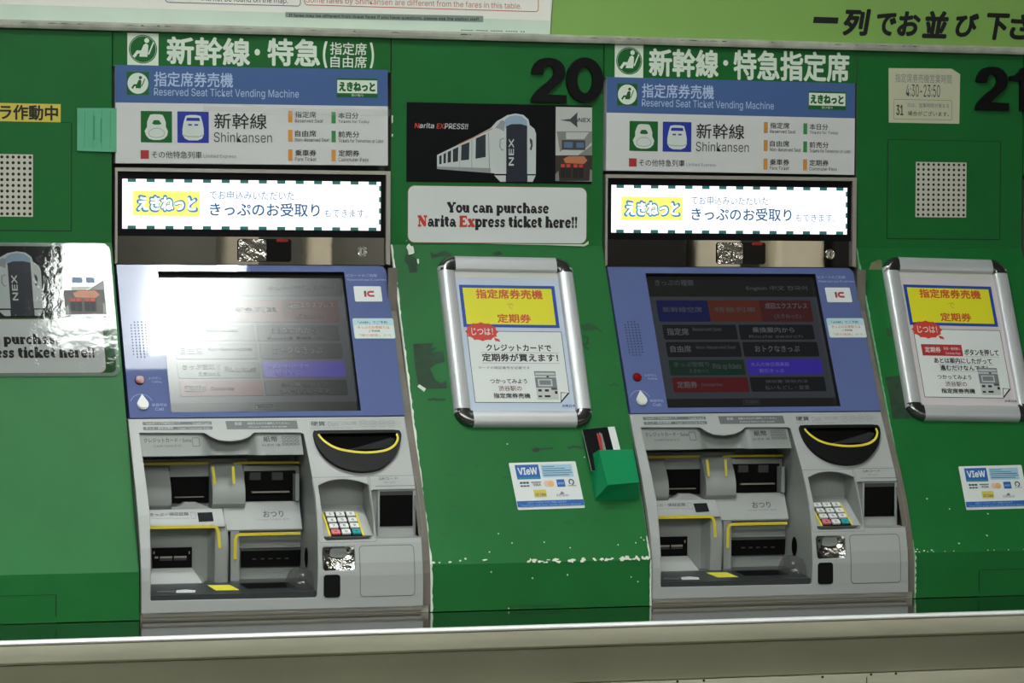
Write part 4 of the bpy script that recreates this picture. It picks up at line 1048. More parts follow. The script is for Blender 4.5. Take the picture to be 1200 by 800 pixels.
# keypad
kw0, kw1 = (0.2940, 0.9797)[0] + .002, (0.3781, 0.9622)[0] - .001
mb = MB(); mb.prism_x([(KP0.y, KP0.z), (KP1.y, KP1.z), (-.236, (0.3221, 0.9361)[1]), (-.172, (0.3221, 0.9361)[1]), (-.172, KP0.z)], kw0, kw1, FASCIA)
kp = mb.build('keypad_shelf', M)
ka0, ks1 = (0.3076, -0.0196); ka1 = (0.3592, -0.0212)[0]; ks0 = (0.3045, -0.0830)[1]
mb = MB(); mb.bx(ka0, ks0, ka1, ks1, keyF, 0, .0012, BLACK_PL); mb.bx(ka0 - .0035, ks0, ka0, ks1, keyF, 0, .0014, YELLOW); mb.bx(ka1, ks0, ka1 + .0035, ks1, keyF, 0, .0014, YELLOW); mb.build('keypad_base', kp)
kw_ = (ka1 - ka0) / 3; kh = (ks1 - ks0) / 4
names = '123456789*0#'
for r_ in range(4):
    for c_ in range(3):
        mk = KEY_W if r_ < 3 else (KEY_R, KEY_W, KEY_T)[c_]
        mb = MB(); a0 = ka0 + c_ * kw_ + .0016; b1_ = ks1 - r_ * kh - .0022
        mb.slab(rrect(a0, b1_ - kh + .0044, a0 + kw_ - .0032, b1_, .0012), keyF, .001, .0042, mk)
        ch = names[r_ * 3 + c_]
        if r_ < 3 or c_ == 1: mb.text(ch, a0 + .0048, b1_ - kh + .0075, a0 + kw_ - .008, b1_ - .003, keyF, .0043, INK, .02, 2)
        else: mb.disc(a0 + kw_ / 2 - .0016, b1_ - kh / 2 + .0022, .0018, keyF, .0043, INK, 8)
        mb.build('key', kp)

# QR reader window
mb = MB(); mb.bx(*(0.3917, 0.9338), *(0.4560, 1.0119), yF(-.212), 0, .0045, FASCIA); mb.build('reader_frame', M)
mb = MB(); mb.bx(*(0.3953, 0.9533), *(0.4502, 1.0101), yF(-.2165), 0, .0015, SMOKED); rw = mb.build('reader_window', M)
mb = MB(); mb.bx(*(0.3955, 1.0038), *(0.4494, 1.0097), yF(-.218), 0, .0006, TAB); mb.build('window_band', rw)
# chrome coin return flap, infrared window
mb = MB(); cxf, czf = (0.3178, 0.9068); vs = []; n = 12
for j in range(n + 1):
    for i in range(n + 1):
        u, v = i / n * 2 - 1, j / n * 2 - 1
        vs.append((cxf + u * .0255, -.2525 - .007 * (u * u * .6 + (v - .3) ** 2 * .5) + .004 * (1 - abs(u)) * (v > 0), czf + v * .0205))
mb.add(vs, [(j * (n + 1) + i, j * (n + 1) + i + 1, (j + 1) * (n + 1) + i + 1, (j + 1) * (n + 1) + i) for j in range(n) for i in range(n)], CHROME)
mb.build('coin_return_flap', M, smooth=60, fix=False)
mb = MB(); mb.slab(rrect(*(0.2901, 0.8458), *(0.3172, 0.8819), .005), profF, -.003, .0012, BLACK_PL); mb.build('infrared_window', M)

M2 = dup(M, M.location + Vector((.85, 0, 0)), 'grey and blue ticket vending machine in the middle right with a clear dark screen')
M3 = dup(M, M.location + Vector((1.6465, 0, 0)), 'ticket vending machine cut off by the right edge of the photo')

# ------------------------------------------------------------------ numbers
TWO = [(0, .64), (.03, .75), (.1, .86), (.22, .95), (.36, .99), (.5, 1), (.68, .98), (.82, .92), (.92, .82), (.96, .72), (.95, .62), (.9, .52), (.82, .45), (.7, .37), (.55, .27), (.46, .18), (1, .17), (1, 0), (0, 0), (0, .06), (.05, .15), (.15, .25), (.3, .36), (.48, .47), (.58, .55), (.64, .65), (.63, .74), (.57, .81), (.47, .83), (.39, .8), (.34, .73), (.33, .64)]
ONE = [(.42, 0), (.42, .70), (0, .70), (0, .80), (.22, .83), (.36, .90), (.46, 1.0), (1, 1.0), (1, 0)]
def fit(pts, a0, b0, a1, b1): return [(a0 + x * (a1 - a0), b0 + y * (b1 - b0)) for x, y in pts]
def number(label, twob, second):
    t = thing('number_sign', label, 'number', (twob[0], -.001, twob[1]), 'raised black machine numbers')
    mb = MB(); mb.slab(fit(TWO, *twob), wallF, .0005, .007, BLACK_DIGIT); mb.build('digit_two', t)
    mb = MB(); k, bx_ = second
    if k == '0':
        cx, cz, rx, rz = (bx_[0] + bx_[2]) / 2, (bx_[1] + bx_[3]) / 2, (bx_[2] - bx_[0]) / 2, (bx_[3] - bx_[1]) / 2
        o = arc(cx, cz, rx, rz, 0, 350, 35); i_ = arc(cx, cz, rx * .42, rz * .58, 0, 350, 35)
        for d in (.0005, .007): mb.ring(o, i_, wallF, d, BLACK_DIGIT)
        mb.ring(o, o, wallF, .0005, BLACK_DIGIT, .007); mb.ring(i_, i_, wallF, .0005, BLACK_DIGIT, .007)
        mb.build('digit_zero', t, fix=False)
    else:
        mb.slab(fit(ONE, *bx_), wallF, .0005, .007, BLACK_DIGIT); mb.build('digit_one', t)
number('raised black number twenty on the green cabinet between the two machines', (0.7149, 1.6558, 0.7781, 1.7323), ('0', (0.7778, 1.6568, 0.8445, 1.7343)))
number('raised black number twenty-one at the upper right edge', (1.5464, 1.6586, 1.6110, 1.7362), ('1', (1.6126, 1.6587, 1.6615, 1.7349)))

# ------------------------------------------------------------------ train posters and slab-serif notices
TB = mat('poster_black', (10, 12, 15), rough=.4, noise=.3, nscale=30, spec=.15); TG = mat('train_silver', (206, 212, 210), rough=.4); TS = mat('train_grey', (150, 158, 160), rough=.4); TGL = mat('train_glass', (26, 42, 52), rough=.4); TNV = mat('train_band', (20, 30, 48), rough=.4); TBL = mat('train_visor', (150, 176, 196), rough=.4)
CABL = mat('cabin_light', (196, 200, 194), rough=.4); CABG = mat('cabin_grey', (134, 136, 130), rough=.4); CABD = mat('cabin_dark', (52, 40, 34), rough=.4); TORG = mat('train_orange', (190, 120, 80), rough=.4); MON = mat('monitor_blue', (84, 112, 150), rough=.4)
PB0 = (0.4957, 1.5172); PB1 = (0.8256, 1.6518)
def train_poster(mb, fr, d):
    P = lambda pts, mt_: mb.poly(pts, fr, d, mt_)
    mb.bx(*PB0, *PB1, fr, 0, d - .0001, TB)
    P([(0.5494, 1.5634), (0.5990, 1.5873), (0.6443, 1.6106), (0.6548, 1.6224), (0.6700, 1.6307), (0.6705, 1.5335), (0.6447, 1.5340), (0.5495, 1.5396)], TG)
    P([(0.5495, 1.5439), (0.6446, 1.5423), (0.6447, 1.5340), (0.5495, 1.5396)], TS)
    mb.stroke([(0.5869, 1.5816), (0.6473, 1.6099)], .0014, fr, d, TORG)
    for q in ([(0.6178, 1.5927), (0.6352, 1.6003), (0.6354, 1.5611), (0.6173, 1.5579)], [(0.5922, 1.5807), (0.6065, 1.5860), (0.6059, 1.5563), (0.5916, 1.5546)], [(0.5772, 1.5732), (0.5870, 1.5777), (0.5863, 1.5531), (0.5773, 1.5515)], [(0.5682, 1.5688), (0.5742, 1.5717), (0.5740, 1.5515), (0.5679, 1.5507)], [(0.5607, 1.5650), (0.5652, 1.5673), (0.5649, 1.5499), (0.5607, 1.5491)], [(0.5532, 1.5613), (0.5574, 1.5635), (0.5574, 1.5484), (0.5532, 1.5476)]): P(q, TGL)
    mb.stroke([(0.6108, 1.5897), (0.6107, 1.5404)], .001, fr, d, TS); mb.stroke([(0.6398, 1.6032), (0.6424, 1.5394)], .0014, fr, d, TS); mb.stroke([(0.5897, 1.5807), (0.5892, 1.5416)], .0008, fr, d, TS)
    P([(0.6534, 1.6136), (0.6609, 1.6254), (0.6730, 1.6329), (0.6883, 1.6361), (0.7020, 1.6339), (0.7112, 1.6263), (0.7135, 1.6169), (0.7220, 1.6105), (0.7251, 1.6018), (0.7249, 1.5332), (0.6507, 1.5328), (0.6489, 1.5961)], TG)
    P([(0.6519, 1.6107), (0.6624, 1.6240), (0.6700, 1.6227), (0.6679, 1.6052), (0.6595, 1.6094)], TS)
    P([(0.6693, 1.6255), (0.6776, 1.6311), (0.6883, 1.6332), (0.6990, 1.6315), (0.7089, 1.6241), (0.7094, 1.6117), (0.6701, 1.6110)], TBL)
    P([(0.6716, 1.6140), (0.6807, 1.6178), (0.6975, 1.6183), (0.7090, 1.6153), (0.7095, 1.5199), (0.6721, 1.5194)], TNV)
    P([(0.6508, 1.5300), (0.6713, 1.5303), (0.6713, 1.5194), (0.6615, 1.5193)], TG); P([(0.7099, 1.5308), (0.7247, 1.5310), (0.7194, 1.5200), (0.7099, 1.5199)], TG)
    mb.stroke([(0.6675, 1.5935), (0.6611, 1.5912), (0.6604, 1.5789), (0.6642, 1.5731), (0.6673, 1.5739)], .0022, fr, d, TS)
    mb.poly([(0.7137, 1.5950), (0.7183, 1.5914), (0.7191, 1.5812), (0.7165, 1.5732), (0.7138, 1.5753), (0.7160, 1.5827), (0.7142, 1.5870)], fr, d, INK)
    # vertical letters
    c0 = (0.6762, 1.5471); c1 = (0.6854, 1.5931)
    rot = lambda a, b, dd=0: fr(c1[0] - (b - 0), c0[1] + a, dd)
    hgt = c1[0] - c0[0]; ln = c1[1] - c0[1]
    mb.text('NEX', 0, 0, ln, hgt, rot, d, TG, .03, 3)
    # N is for the left-hand cabin picture
    mb.rect(*(0.7601, 1.5219), *(0.8256, 1.6489), fr, d, CABL)
    P([(0.7672, 1.6264), (0.7864, 1.6287), (0.7994, 1.6404), (0.7987, 1.6301), (0.8003, 1.6265), (0.7988, 1.6220), (0.7996, 1.6140), (0.7864, 1.6240)], INK)
    mb.text('NEX', 0.8011, 1.6235, 0.8234, 1.6308, fr, d, INK, .03, 2)
    P([(0.7619, 1.6068), (0.8259, 1.6079), (0.8260, 1.5903), (0.8145, 1.5783), (0.7744, 1.5763), (0.7682, 1.5718)], CABG)
    P([(0.7788, 1.6056), (0.8205, 1.6063), (0.8113, 1.5944), (0.7789, 1.5939)], CABL)
    mb.rect(*(0.7713, 1.5755), *(0.8136, 1.5923), fr, d, INK); mb.rect(*(0.7751, 1.5792), *(0.7912, 1.5890), fr, d, MON); mb.rect(*(0.7975, 1.5795), *(0.8113, 1.5886), fr, d, MON)
    P([(0.7713, 1.5718), (0.8083, 1.5724), (0.7960, 1.5663), (0.7744, 1.5660)], CABL); P([(0.8260, 1.5844), (0.8261, 1.5639), (0.7960, 1.5634)], CABG)
    P([(0.7598, 1.5658), (0.8261, 1.5668), (0.8264, 1.5228), (0.7601, 1.5219)], CABD)
    P([(0.7745, 1.5602), (0.7837, 1.5647), (0.8114, 1.5651), (0.8177, 1.5579), (0.8115, 1.5519), (0.7776, 1.5529)], TORG)
    for s_ in range(4):
        A = (0.7699, 1.5455); w_ = (0.7768, 1.5510); dx = s_ * .0099 + (.003 if s_ > 1 else 0)
        mb.rect(A[0] + dx, A[1], w_[0] + dx, w_[1], fr, d, RED_TXT); mb.rect(A[0] + dx - .001, A[1] - .018, w_[0] + dx + .001, A[1], fr, d, BLACK)
    P([(0.7600, 1.5336), (0.7653, 1.5396), (0.7670, 1.5220), (0.7601, 1.5219)], CABG); P([(0.8263, 1.5404), (0.8224, 1.5433), (0.8210, 1.5227), (0.8264, 1.5228)], CABG)
    mb.text('N', 0.5092, 1.6082, 0.5165, 1.6167, fr, d, RED_TXT, .02, 2, .15); mb.text('arita', 0.5174, 1.6084, 0.5431, 1.6172, fr, d, TG, .01, 2, .15)
    mb.text('EX', 0.5477, 1.6080, 0.5606, 1.6166, fr, d, RED_TXT, .02, 2, .15); mb.text('PRESS!!', 0.5617, 1.6077, 0.6026, 1.6171, fr, d, TG, .01, 2, .15)
def slab_notice(mb, fr, d):
    a0, b0 = (0.4981, 1.4144); a1, b1 = (0.8176, 1.5117)
    mb.slab(rrect(a0, b0, a1, b1, .012), fr, 0, d - .0003, mat('notice_red_edge', (150, 60, 50), rough=.5))
    mb.rr(a0 + .0009, b0 + .0009, a1 - .0009, b1 - .0009, .0115, fr, d - .0002, WHITE)
    r0 = (0.5679, 1.4667); r1 = (0.7495, 1.4831)
    slab_text(mb, [('You can purchase', BLACK)], r0[0], r1[0], r0[1], r1[1] - r0[1], fr, d)
    r0 = (0.5162, 1.4424); r1 = (0.8012, 1.4601)
    slab_text(mb, [('N', RED_TXT), ('arita ', BLACK), ('Ex', RED_TXT), ('press ticket here!!', BLACK)], r0[0], r1[0], r0[1], r1[1] - r0[1], fr, d)
t = thing('train_poster', 'black poster of a white airport express train under the number twenty', 'poster', ((PB0[0] + PB1[0]) / 2, -.001, PB0[1]))
mb = MB(); train_poster(mb, wallF, .0008); mb.build('poster_print', t)
mb = MB(); mb.poly([(0.4862, 1.6438), (0.4951, 1.6469), (0.8295, 1.6541), (0.8310, 1.6497), (0.8264, 1.6489), (0.4951, 1.6426)], wallF, .0001, SCUFF); mb.build('backing_edge', t)
t = thing('text_notice', 'white rounded notice in bold slab letters, below the train poster', 'notice', (.57, -.001, 1.415))
mb = MB(); slab_notice(mb, wallF, .0008); mb.build('notice_print', t)
# the laminated pair on the left cabinet
t = thing('laminated_notice', 'glossy laminated sheet on the left cabinet holding a train picture above slab lettering', 'notice', (-.13, -.06, 1.22))
pr = (-0.0251, -0.1364); sh_a = pr[0] - PB1[0]; sh_b = pr[1] - PB0[1]
mb = MB(); train_poster(mb, shift(slopeF, sh_a, sh_b), .0008); mb.build('train_picture', t)
nr = (-0.0310, -0.2359); n0 = (0.4981, 1.4144); n1 = (0.8176, 1.5117)
mb = MB(); slab_notice(mb, shift(slopeF, nr[0] - n1[0], nr[1] - n0[1]), .0008); mb.build('lettering_print', t)
fa1, fb1 = (-0.0094, -0.0019); fa0, fb0_ = fa1 - .36, (-0.0235, -0.2417)[1]
fa1 = max(fa1, (-0.0235, -0.2417)[0])
mb = MB()
mb.ring(rrect(fa0, fb0_, fa1, fb1, .014), rrect(fa0 + .006, fb0_ + .006, fa1 - .006, fb1 - .006, .010), slopeF, .0013, FILM_EDGE)
mb.build('film_edge', t, fix=False)
mb = MB(); nn = 40; vs = []
mb.rr(fa0, fb0_, fa1, fb1, .014, slopeF, .0016, FILM); mb.build('clear_film', t, fix=False)

# ------------------------------------------------------------------ snap frames with their posters
FW = .2395; FH = .3150
def frame_axes(cx, cs_, rot):
    c_, s_ = math.cos(rot), math.sin(rot)
    return lambda a, b, d=0: slopeF(cx + a * c_ - b * s_, cs_ + a * s_ + b * c_, d)
def snap_frame(cx, cs_, rot, label):
    fr = frame_axes(cx, cs_, rot)
    t = thing('snap_frame', label, 'poster frame', fr(0, -FH / 2, 0), 'silver snap frames on the cabinets')
    w_ = .0285; hw, hh = FW / 2, FH / 2; cr = .030
    mb = MB(); mb.bx(-hw + .0105, -hh + .0105, hw - .0105, hh - .0105, fr, .0003, .0035, mat('frame_back', (190, 190, 186), rough=.5)); mb.build('back_panel', t)
    prof = [(0, .0005), (.0004, .006), (.003, .0105), (.007, .0128), (.012, .0136), (.022, .0128), (.0265, .0105), (w_, .0060), (w_, .0036)]
    def rail(name, flip, along0, along1, vert):
        mb_ = MB(); vs = []
        for e in (along0, along1):
            for (q, d) in prof:
                if vert: a = (-hw + q) if not flip else (hw - q); vs.append(fr(a, e, d))
                else: b = (hh - q) if not flip else (-hh + q); vs.append(fr(e, b, d))
        n = len(prof)
        mb_.add(vs, [(i, i + 1, n + i + 1, n + i) for i in range(n - 1)] + [tuple(range(n)), tuple(range(n, 2 * n))], ALU)
        mb_.build(name, t, smooth=35)
    rail('rail', False, -hh + cr * .8, hh - cr * .72, True); rail('rail', True, -hh + cr * .8, hh - cr * .72, True)
    rail('rail', False, -hw + cr, hw - cr, False); rail('rail', True, -hw + cr, hw - cr, False)
    for sx in (-1, 1):
        for sz in (-1, 1):
            mb_ = MB(); cx_, cz_ = sx * (hw - cr), sz * (hh - cr); vs = []; n = len(prof); st = 9
            for i in range(st):
                an = math.radians(90 * i / (st - 1))
                for (q, d) in prof:
                    rr_ = cr - q; vs.append(fr(cx_ + sx * rr_ * math.cos(an), cz_ + sz * rr_ * math.sin(an) * (1.0), d * 1.03))
            mb_.add(vs, [(i * n + j, i * n + j + 1, (i + 1) * n + j + 1, (i + 1) * n + j) for i in range(st - 1) for j in range(n - 1)], ALU_CORNER)
            mb_.build('corner_cap', t, smooth=40)
    return fr
MC = (0.6609, -0.1812); RC = (1.4891, -0.1801)
FM = snap_frame(.6625, -.1822, -.0135, 'silver snap frame on the middle cabinet around the pale blue poster')
FR_ = snap_frame(1.4775, -.1800, -.024, 'silver snap frame on the right cabinet around the pinkish poster')
def burst(mb, cx, cy, rx, ry, fr, d, mt_):
    pts = []
    for i in range(36):
        an = 2 * math.pi * i / 36; k_ = 1 + .075 * math.cos(i * math.pi * 2 / 3)
        pts.append((cx + rx * k_ * math.cos(an), cy + ry * k_ * math.sin(an)))
    mb.poly(pts, fr, d, mt_)
def machine_icon(mb, a0, b0, a1, b1, fr, d):
    Q = lambda x0, y0, x1, y1, mt_: mb.rect(a0 + (a1 - a0) * x0, b0 + (b1 - b0) * y0, a0 + (a1 - a0) * x1, b0 + (b1 - b0) * y1, fr, d, mt_)
    g1 = mat('icon_grey', (120, 128, 132)); g2 = mat('icon_light', (196, 200, 198)); g3 = mat('icon_dark', (70, 76, 82))
    Q(.02, .0, .98, 1, g2); Q(.02, .84, .98, 1, g1); Q(.06, .87, .94, .95, g2); Q(.02, .42, .98, .78, g1); Q(.14, .47, .78, .72, g2); Q(.2, .52, .72, .68, g1)
    Q(.1, .28, .26, .36, BLACK); Q(.4, .28, .58, .36, BLACK); Q(.7, .34, .96, .42, g3); Q(.84, .2, .96, .3, BLACK); Q(.08, .08, .24, .14, BLACK); Q(.36, .08, .62, .15, BLACK); Q(.55, .78, .66, .83, BLACK)
def poster(fr, bgm, label, second):
    # local coordinates: origin at the frame centre, metres
    t = thing('poster', label, 'poster', fr(0, -.12, .004), 'commuter pass posters in snap frames')
    D0 = .0042
    mb = MB(); mb.bx(-.0945, -.1305, .0945, .1305, fr, .0036, D0 - .0001, bgm)
    T = lambda s_, x0, y0, x1, y1, mt_, b_=.01, r=3: mb.text(s_, x0, y0, x1, y1, fr, D0, mt_, b_, r)
    mb.rect(-.0945, .118, .0945, .1305, fr, D0, mat('poster_top', (206, 206, 198), rough=.4))
    mb.rect(-.086, .025, .083, .104, fr, D0, POSTER_BLUE); mb.rect(-.080, .0305, .077, .0985, fr, D0, POSTER_YEL)
    RX = mat('poster_red', (206, 84, 44)); 
    T('指定席券売機', -.058, .0785, .060, .0965, RX, .03); T('で', -.006, .0595, .006, .070, ORANGE, 0); T('定期券', -.0255, .0335, .034, .0505, RX, .03)
    mb.poly([(-.082, .018), (.085, .018), (.085, -.096), (.068, -.114), (-.082, -.114)], fr, D0, BLACK)
    mb.poly([(-.0810, .017), (.084, .017), (.084, -.0955), (.0675, -.113), (-.0810, -.113)], fr, D0, WHITE)
    mb.poly([(.084, -.0955), (.0675, -.113), (.0695, -.094)], fr, D0, BLACK); mb.poly([(.0815, -.0958), (.0690, -.1095), (.0705, -.0955)], fr, D0, WHITE)
    burst(mb, -.0555, .0165, .0275, .0165, fr, D0, RED_TXT); mb.poly([(-.036, .006), (-.027, .003), (-.025, -.002), (-.0335, -.0005)], fr, D0, RED_TXT); T('じつは！', -.0735, .010, -.036, .0235, WHITE, .008)
    if not second:
        T('クレジットカードで', -.0515, -.0195, .063, -.0065, BLACK, .03); T('定期券が買えます！', -.0605, -.0385, .073, -.0235, BLACK, .028)
        for y in (-.0215, -.041): mb.rect(-.061, y - .0006, .075, y, fr, D0, INK_LT)
        T('カードの暗証番号が必要です', -.069, -.0525, .021, -.0475, INK, .0, 2)
    else:
        mb.rect(-.072, -.034, .005, -.012, fr, D0, RED_PR); T('定期券', -.066, -.0275, -.036, -.017, WHITE, .01); T('新規・継続購入', -.030, -.0225, .0015, -.017, WHITE, 0, 2); T('Commuter Pass', -.028, -.031, .0005, -.0265, WHITE, 0, 2)
        T('ボタンを押して', .0085, -.0325, .074, -.020, BLACK, .026); T('あとは案内にしたがって', -.0525, -.0485, .058, -.0375, BLACK, .026); T('進むだけなんです！', -.043, -.062, .048, -.0515, BLACK, .026)
        for y in (-.0343, -.0500, -.0635): mb.rect(-.045 if y < -.04 else .008, y - .0005, .06 if y < -.04 else .074, y, fr, D0, INK_LT)
    T('つかってみよう', -.0515, -.079, .013, -.0705, BLACK, .02); T('渋谷駅の', -.0385, -.0925, .002, -.083, mat('maroon_ink', (110, 34, 40)), .008); T('指定席券売機', -.0485, -.106, .0155, -.0965, BLACK, .02)
    machine_icon(mb, .0265, -.108, .0655, -.056, fr, D0)
    T('JR東日本', .0685, -.122, .0925, -.117, POSTER_BLUE if not second else INK, .01, 2)
    mb.build('poster_print', t)
poster(FM, POSTER_BG, 'pale blue commuter pass poster whose text opens with the credit card line', False)
poster(FR_, POSTER_BG2, 'pinkish commuter pass poster with a red button printed in its text', True)

# ------------------------------------------------------------------ payment card stickers
def card_sticker(fr, label, base):
    t = thing('card_sticker', label, 'sticker', base, 'payment card stickers')
    w_, h_ = .1185, .0835
    mb = MB(); mb.slab(rrect(0, 0, w_, h_, .002), fr, 0, .0005, WHITE); d = .0006
    R_ = lambda x0, y0, x1, y1, mt_: mb.rect(x0, y0, x1, y1, fr, d, mt_)
    V1 = mat('card_blue', (30, 96, 176)); V2 = mat('card_teal', (40, 130, 160)); V3 = mat('card_pale', (164, 200, 222)); V4 = mat('card_ink', (46, 60, 80)); V5 = mat('card_gold', (210, 198, 90)); V6 = mat('card_peach', (232, 196, 176))
    R_(.0095, .0575, .0510, .0795, V1); R_(.0095, .0535, .0510, .0575, V2); mb.text('VIeW', .013, .0615, .0475, .0745, fr, d, WHITE, .03, 3)
    R_(.055, .056, .110, .0785, V3)
    for i, l in enumerate((.022, .04, .05, .052, .046)): R_(.057, .0745 - i * .0038, .057 + l, .0758 - i * .0038, V4 if i in (2, 4) else V2)
    for i in range(3):
        R_(.0125 + i * .0055, .0405, .0172 + i * .0055, .0490, V4)
    R_(.0125, .0430, .029, .0455, WHITE)
    R_(.0325, .0470, .0500, .0485, V4); mb.text('VISA', .035, .0410, .049, .0455, fr, d, V4, .03, 2)
    mb.disc(.060, .0445, .0055, fr, d, V6, 16); mb.disc(.067, .0445, .0055, fr, d, mat('card_orange', (232, 180, 120)), 16)
    R_(.0775, .0385, .0915, .0515, V1); mb.text('AMEX', .079, .0425, .090, .0465, fr, d, V3, .02, 2)
    mb.stroke(arc(.1035, .0465, .004, .0045, -90, 230, 12), .002, fr, d, V4); R_(.097, .0395, .111, .0405, INK_LT)
    R_(.0335, .0215, .0555, .0345, V5); mb.text('UC Card', .036, .0235, .0535, .0285, fr, d, INK, .02, 2)
    mb.poly([(.078, .025), (.083, .0305), (.087, .027), (.085, .025)], fr, d, INK_LT); mb.text('Orico', .072, .0215, .0935, .0255, fr, d, INK_LT, .01, 2)
    R_(0.0005, .0045, w_ - .0005, .0150, V1); mb.text('上記マークのカードがご利用になれます', .018, .0098, .088, .0135, fr, d, V3, .0, 2); mb.text('You can use the cards shown above', .006, .0058, .112, .0085, fr, d, V3, .0, 2)
    mb.build('sticker_print', t)
s0 = (0.6293, -0.4867); s1 = (0.7454, -0.4852); s3 = (0.6242, -0.4030)
def quadF(o, ex, ey, w_=.1185, h_=.0835):
    return lambda a, b, d=0: slopeF(o[0] + a / w_ * (ex[0] - o[0]) + b / h_ * (ey[0] - o[0]), o[1] + a / w_ * (ex[1] - o[1]) + b / h_ * (ey[1] - o[1]), d + .0002)
card_sticker(quadF(s0, s1, s3), 'white payment card sticker lying beside the green leaflet pocket', slopeF(s0[0] + .06, s0[1], .0))
q0 = (1.4315, -0.5023); q3 = (1.4325, -0.4214)
card_sticker(quadF(q0, (q0[0] + .1195, q0[1] + .001), q3), 'white payment card sticker at the right edge under the pinkish poster', slopeF(q0[0] + .06, q0[1], .0))

# ------------------------------------------------------------------ leaflet pocket
t = thing('leaflet_holder', 'small green plastic leaflet pocket on the middle cabinet beside the second machine', 'leaflet holder', slopeF((0.8063, -0.4711)[0], (0.8063, -0.4711)[1], 0))
hA = (0.7742, -0.3936); 
x0 = (0.7721, -0.3874)[0] - .002; x1 = (0.8382, -0.3883)[0]; sT = (0.8141, -0.3880)[1] - .006; sB = (0.8030, -0.4633)[1] - .006
mb = MB()
back = [(x0 - .006, sB - .002), (x1 + .002, sB - .002), (x1 + .002, sT), (x0 - .006, sT)]
frontp = [(x0 + .010, sB + .012), (x1 - .002, sB + .016), (x1 - .004, sT), (x0 + .004, sT)]
low = [(x0 + .012, sB - .001), (x0 + .035, sB - .008), (x1 - .012, sB - .004)]
vs = [slopeF(*p, .0005) for p in back] + [slopeF(*p, .030) for p in frontp]
mb.add(vs, [(4, 5, 6, 7), (0, 4, 7, 3), (5, 1, 2, 6), (0, 1, 5, 4)], POCKET)
vin = [slopeF(p[0], p[1], .0015) for p in back] + [slopeF(p[0], p[1], .027) for p in frontp]
mb.add([vs[3], vs[7], vs[6], vs[2], slopeF(x1 - .006, sT, .003), slopeF(x1 - .008, sT - .0, .027), slopeF(x0 + .006, sT, .027), slopeF(x0, sT, .003)], [(0, 1, 6, 7), (1, 2, 5, 6), (2, 3, 4, 5)], POCKET)
mb.add([slopeF(x0, sT - .004, .003), slopeF(x0 + .006, sT - .004, .027), slopeF(x1 - .008, sT - .004, .027), slopeF(x1 - .006, sT - .004, .003)], [(0, 1, 2, 3)], SLOT)
mb.build('pocket', t, fix=False)
mb = MB()
y0_, y1_ = sT - .03, (0.7901, -0.3457)[1] - .004
la0, la1 = (0.7633, -0.3857)[0] - .001, (0.8233, -0.3866)[0] - .002
lF = lambda a, b, d=0: slopeF(a, b, .010 + d)
mb.slab([(la0, y0_), (la1, y0_), (la1 - .0075, y1_ + .005), (la0 - .006, y1_)], lF, 0, .003, mat('leaflet_black', (16, 17, 20), rough=.25), WHITE)
wl = la1 - la0
mb.poly([(la0 + wl * .80, y0_), (la1, y0_), (la1 - .0075, y1_ + .005), (la0 + wl * .66, y1_ + .0042)], lF, .0031, WHITE)
mb.poly([(la0 + wl * .44, y0_), (la0 + wl * .58, y0_), (la0 + wl * .46, y1_ - .008), (la0 + wl * .38, y1_ - .005)], lF, .0031, CABG)
mb.poly([(la0 + wl * .36, y0_ + .022), (la0 + wl * .43, y0_ + .025), (la0 + wl * .42, y1_ - .012), (la0 + wl * .30, y1_ - .006)], lF, .0031, RED_PR)
tag(mb.build('leaflet'), 'black and white leaflet with a red streak standing in the green pocket', 'leaflet')

# ------------------------------------------------------------------ small things on the upper panels
t = thing('hours_notice', 'yellowed opening hours slip with a torn corner beside the number twenty-one', 'notice', ((1.4486, 1.6321)[0], -.001, (1.4486, 1.6321)[1]))
mb = MB(); mb.slab([(1.3803, 1.6331), (1.5166, 1.6333), (1.5175, 1.7215), (1.5008, 1.7310), (1.3791, 1.7293)], wallF, .0, .0006, PAPER_OLD)
mb.text('指定席券売機営業時間', 1.3920, 1.7043, 1.5009, 1.7203, wallF, .0007, INK_LT, .0, 2)
mb.text('4:30-23:50', 1.4128, 1.6798, 1.4786, 1.7016, wallF, .0007, INK, .0, 2)
mb.outline(*(1.3893, 1.6393), *(1.5021, 1.6748), .002, .0008, wallF, .0007, INK_LT)
mb.text('31', 1.3941, 1.6462, 1.4079, 1.6646, wallF, .0007, INK, .02, 2)
mb.text('日は、営業時間が異なる', 1.4162, 1.6610, 1.4964, 1.6686, wallF, .0007, INK_LT, .01, 2); mb.text('場合がございます。', 1.4163, 1.6459, 1.4965, 1.6542, wallF, .0007, INK, .01, 2)
mb.build('slip_print', t)

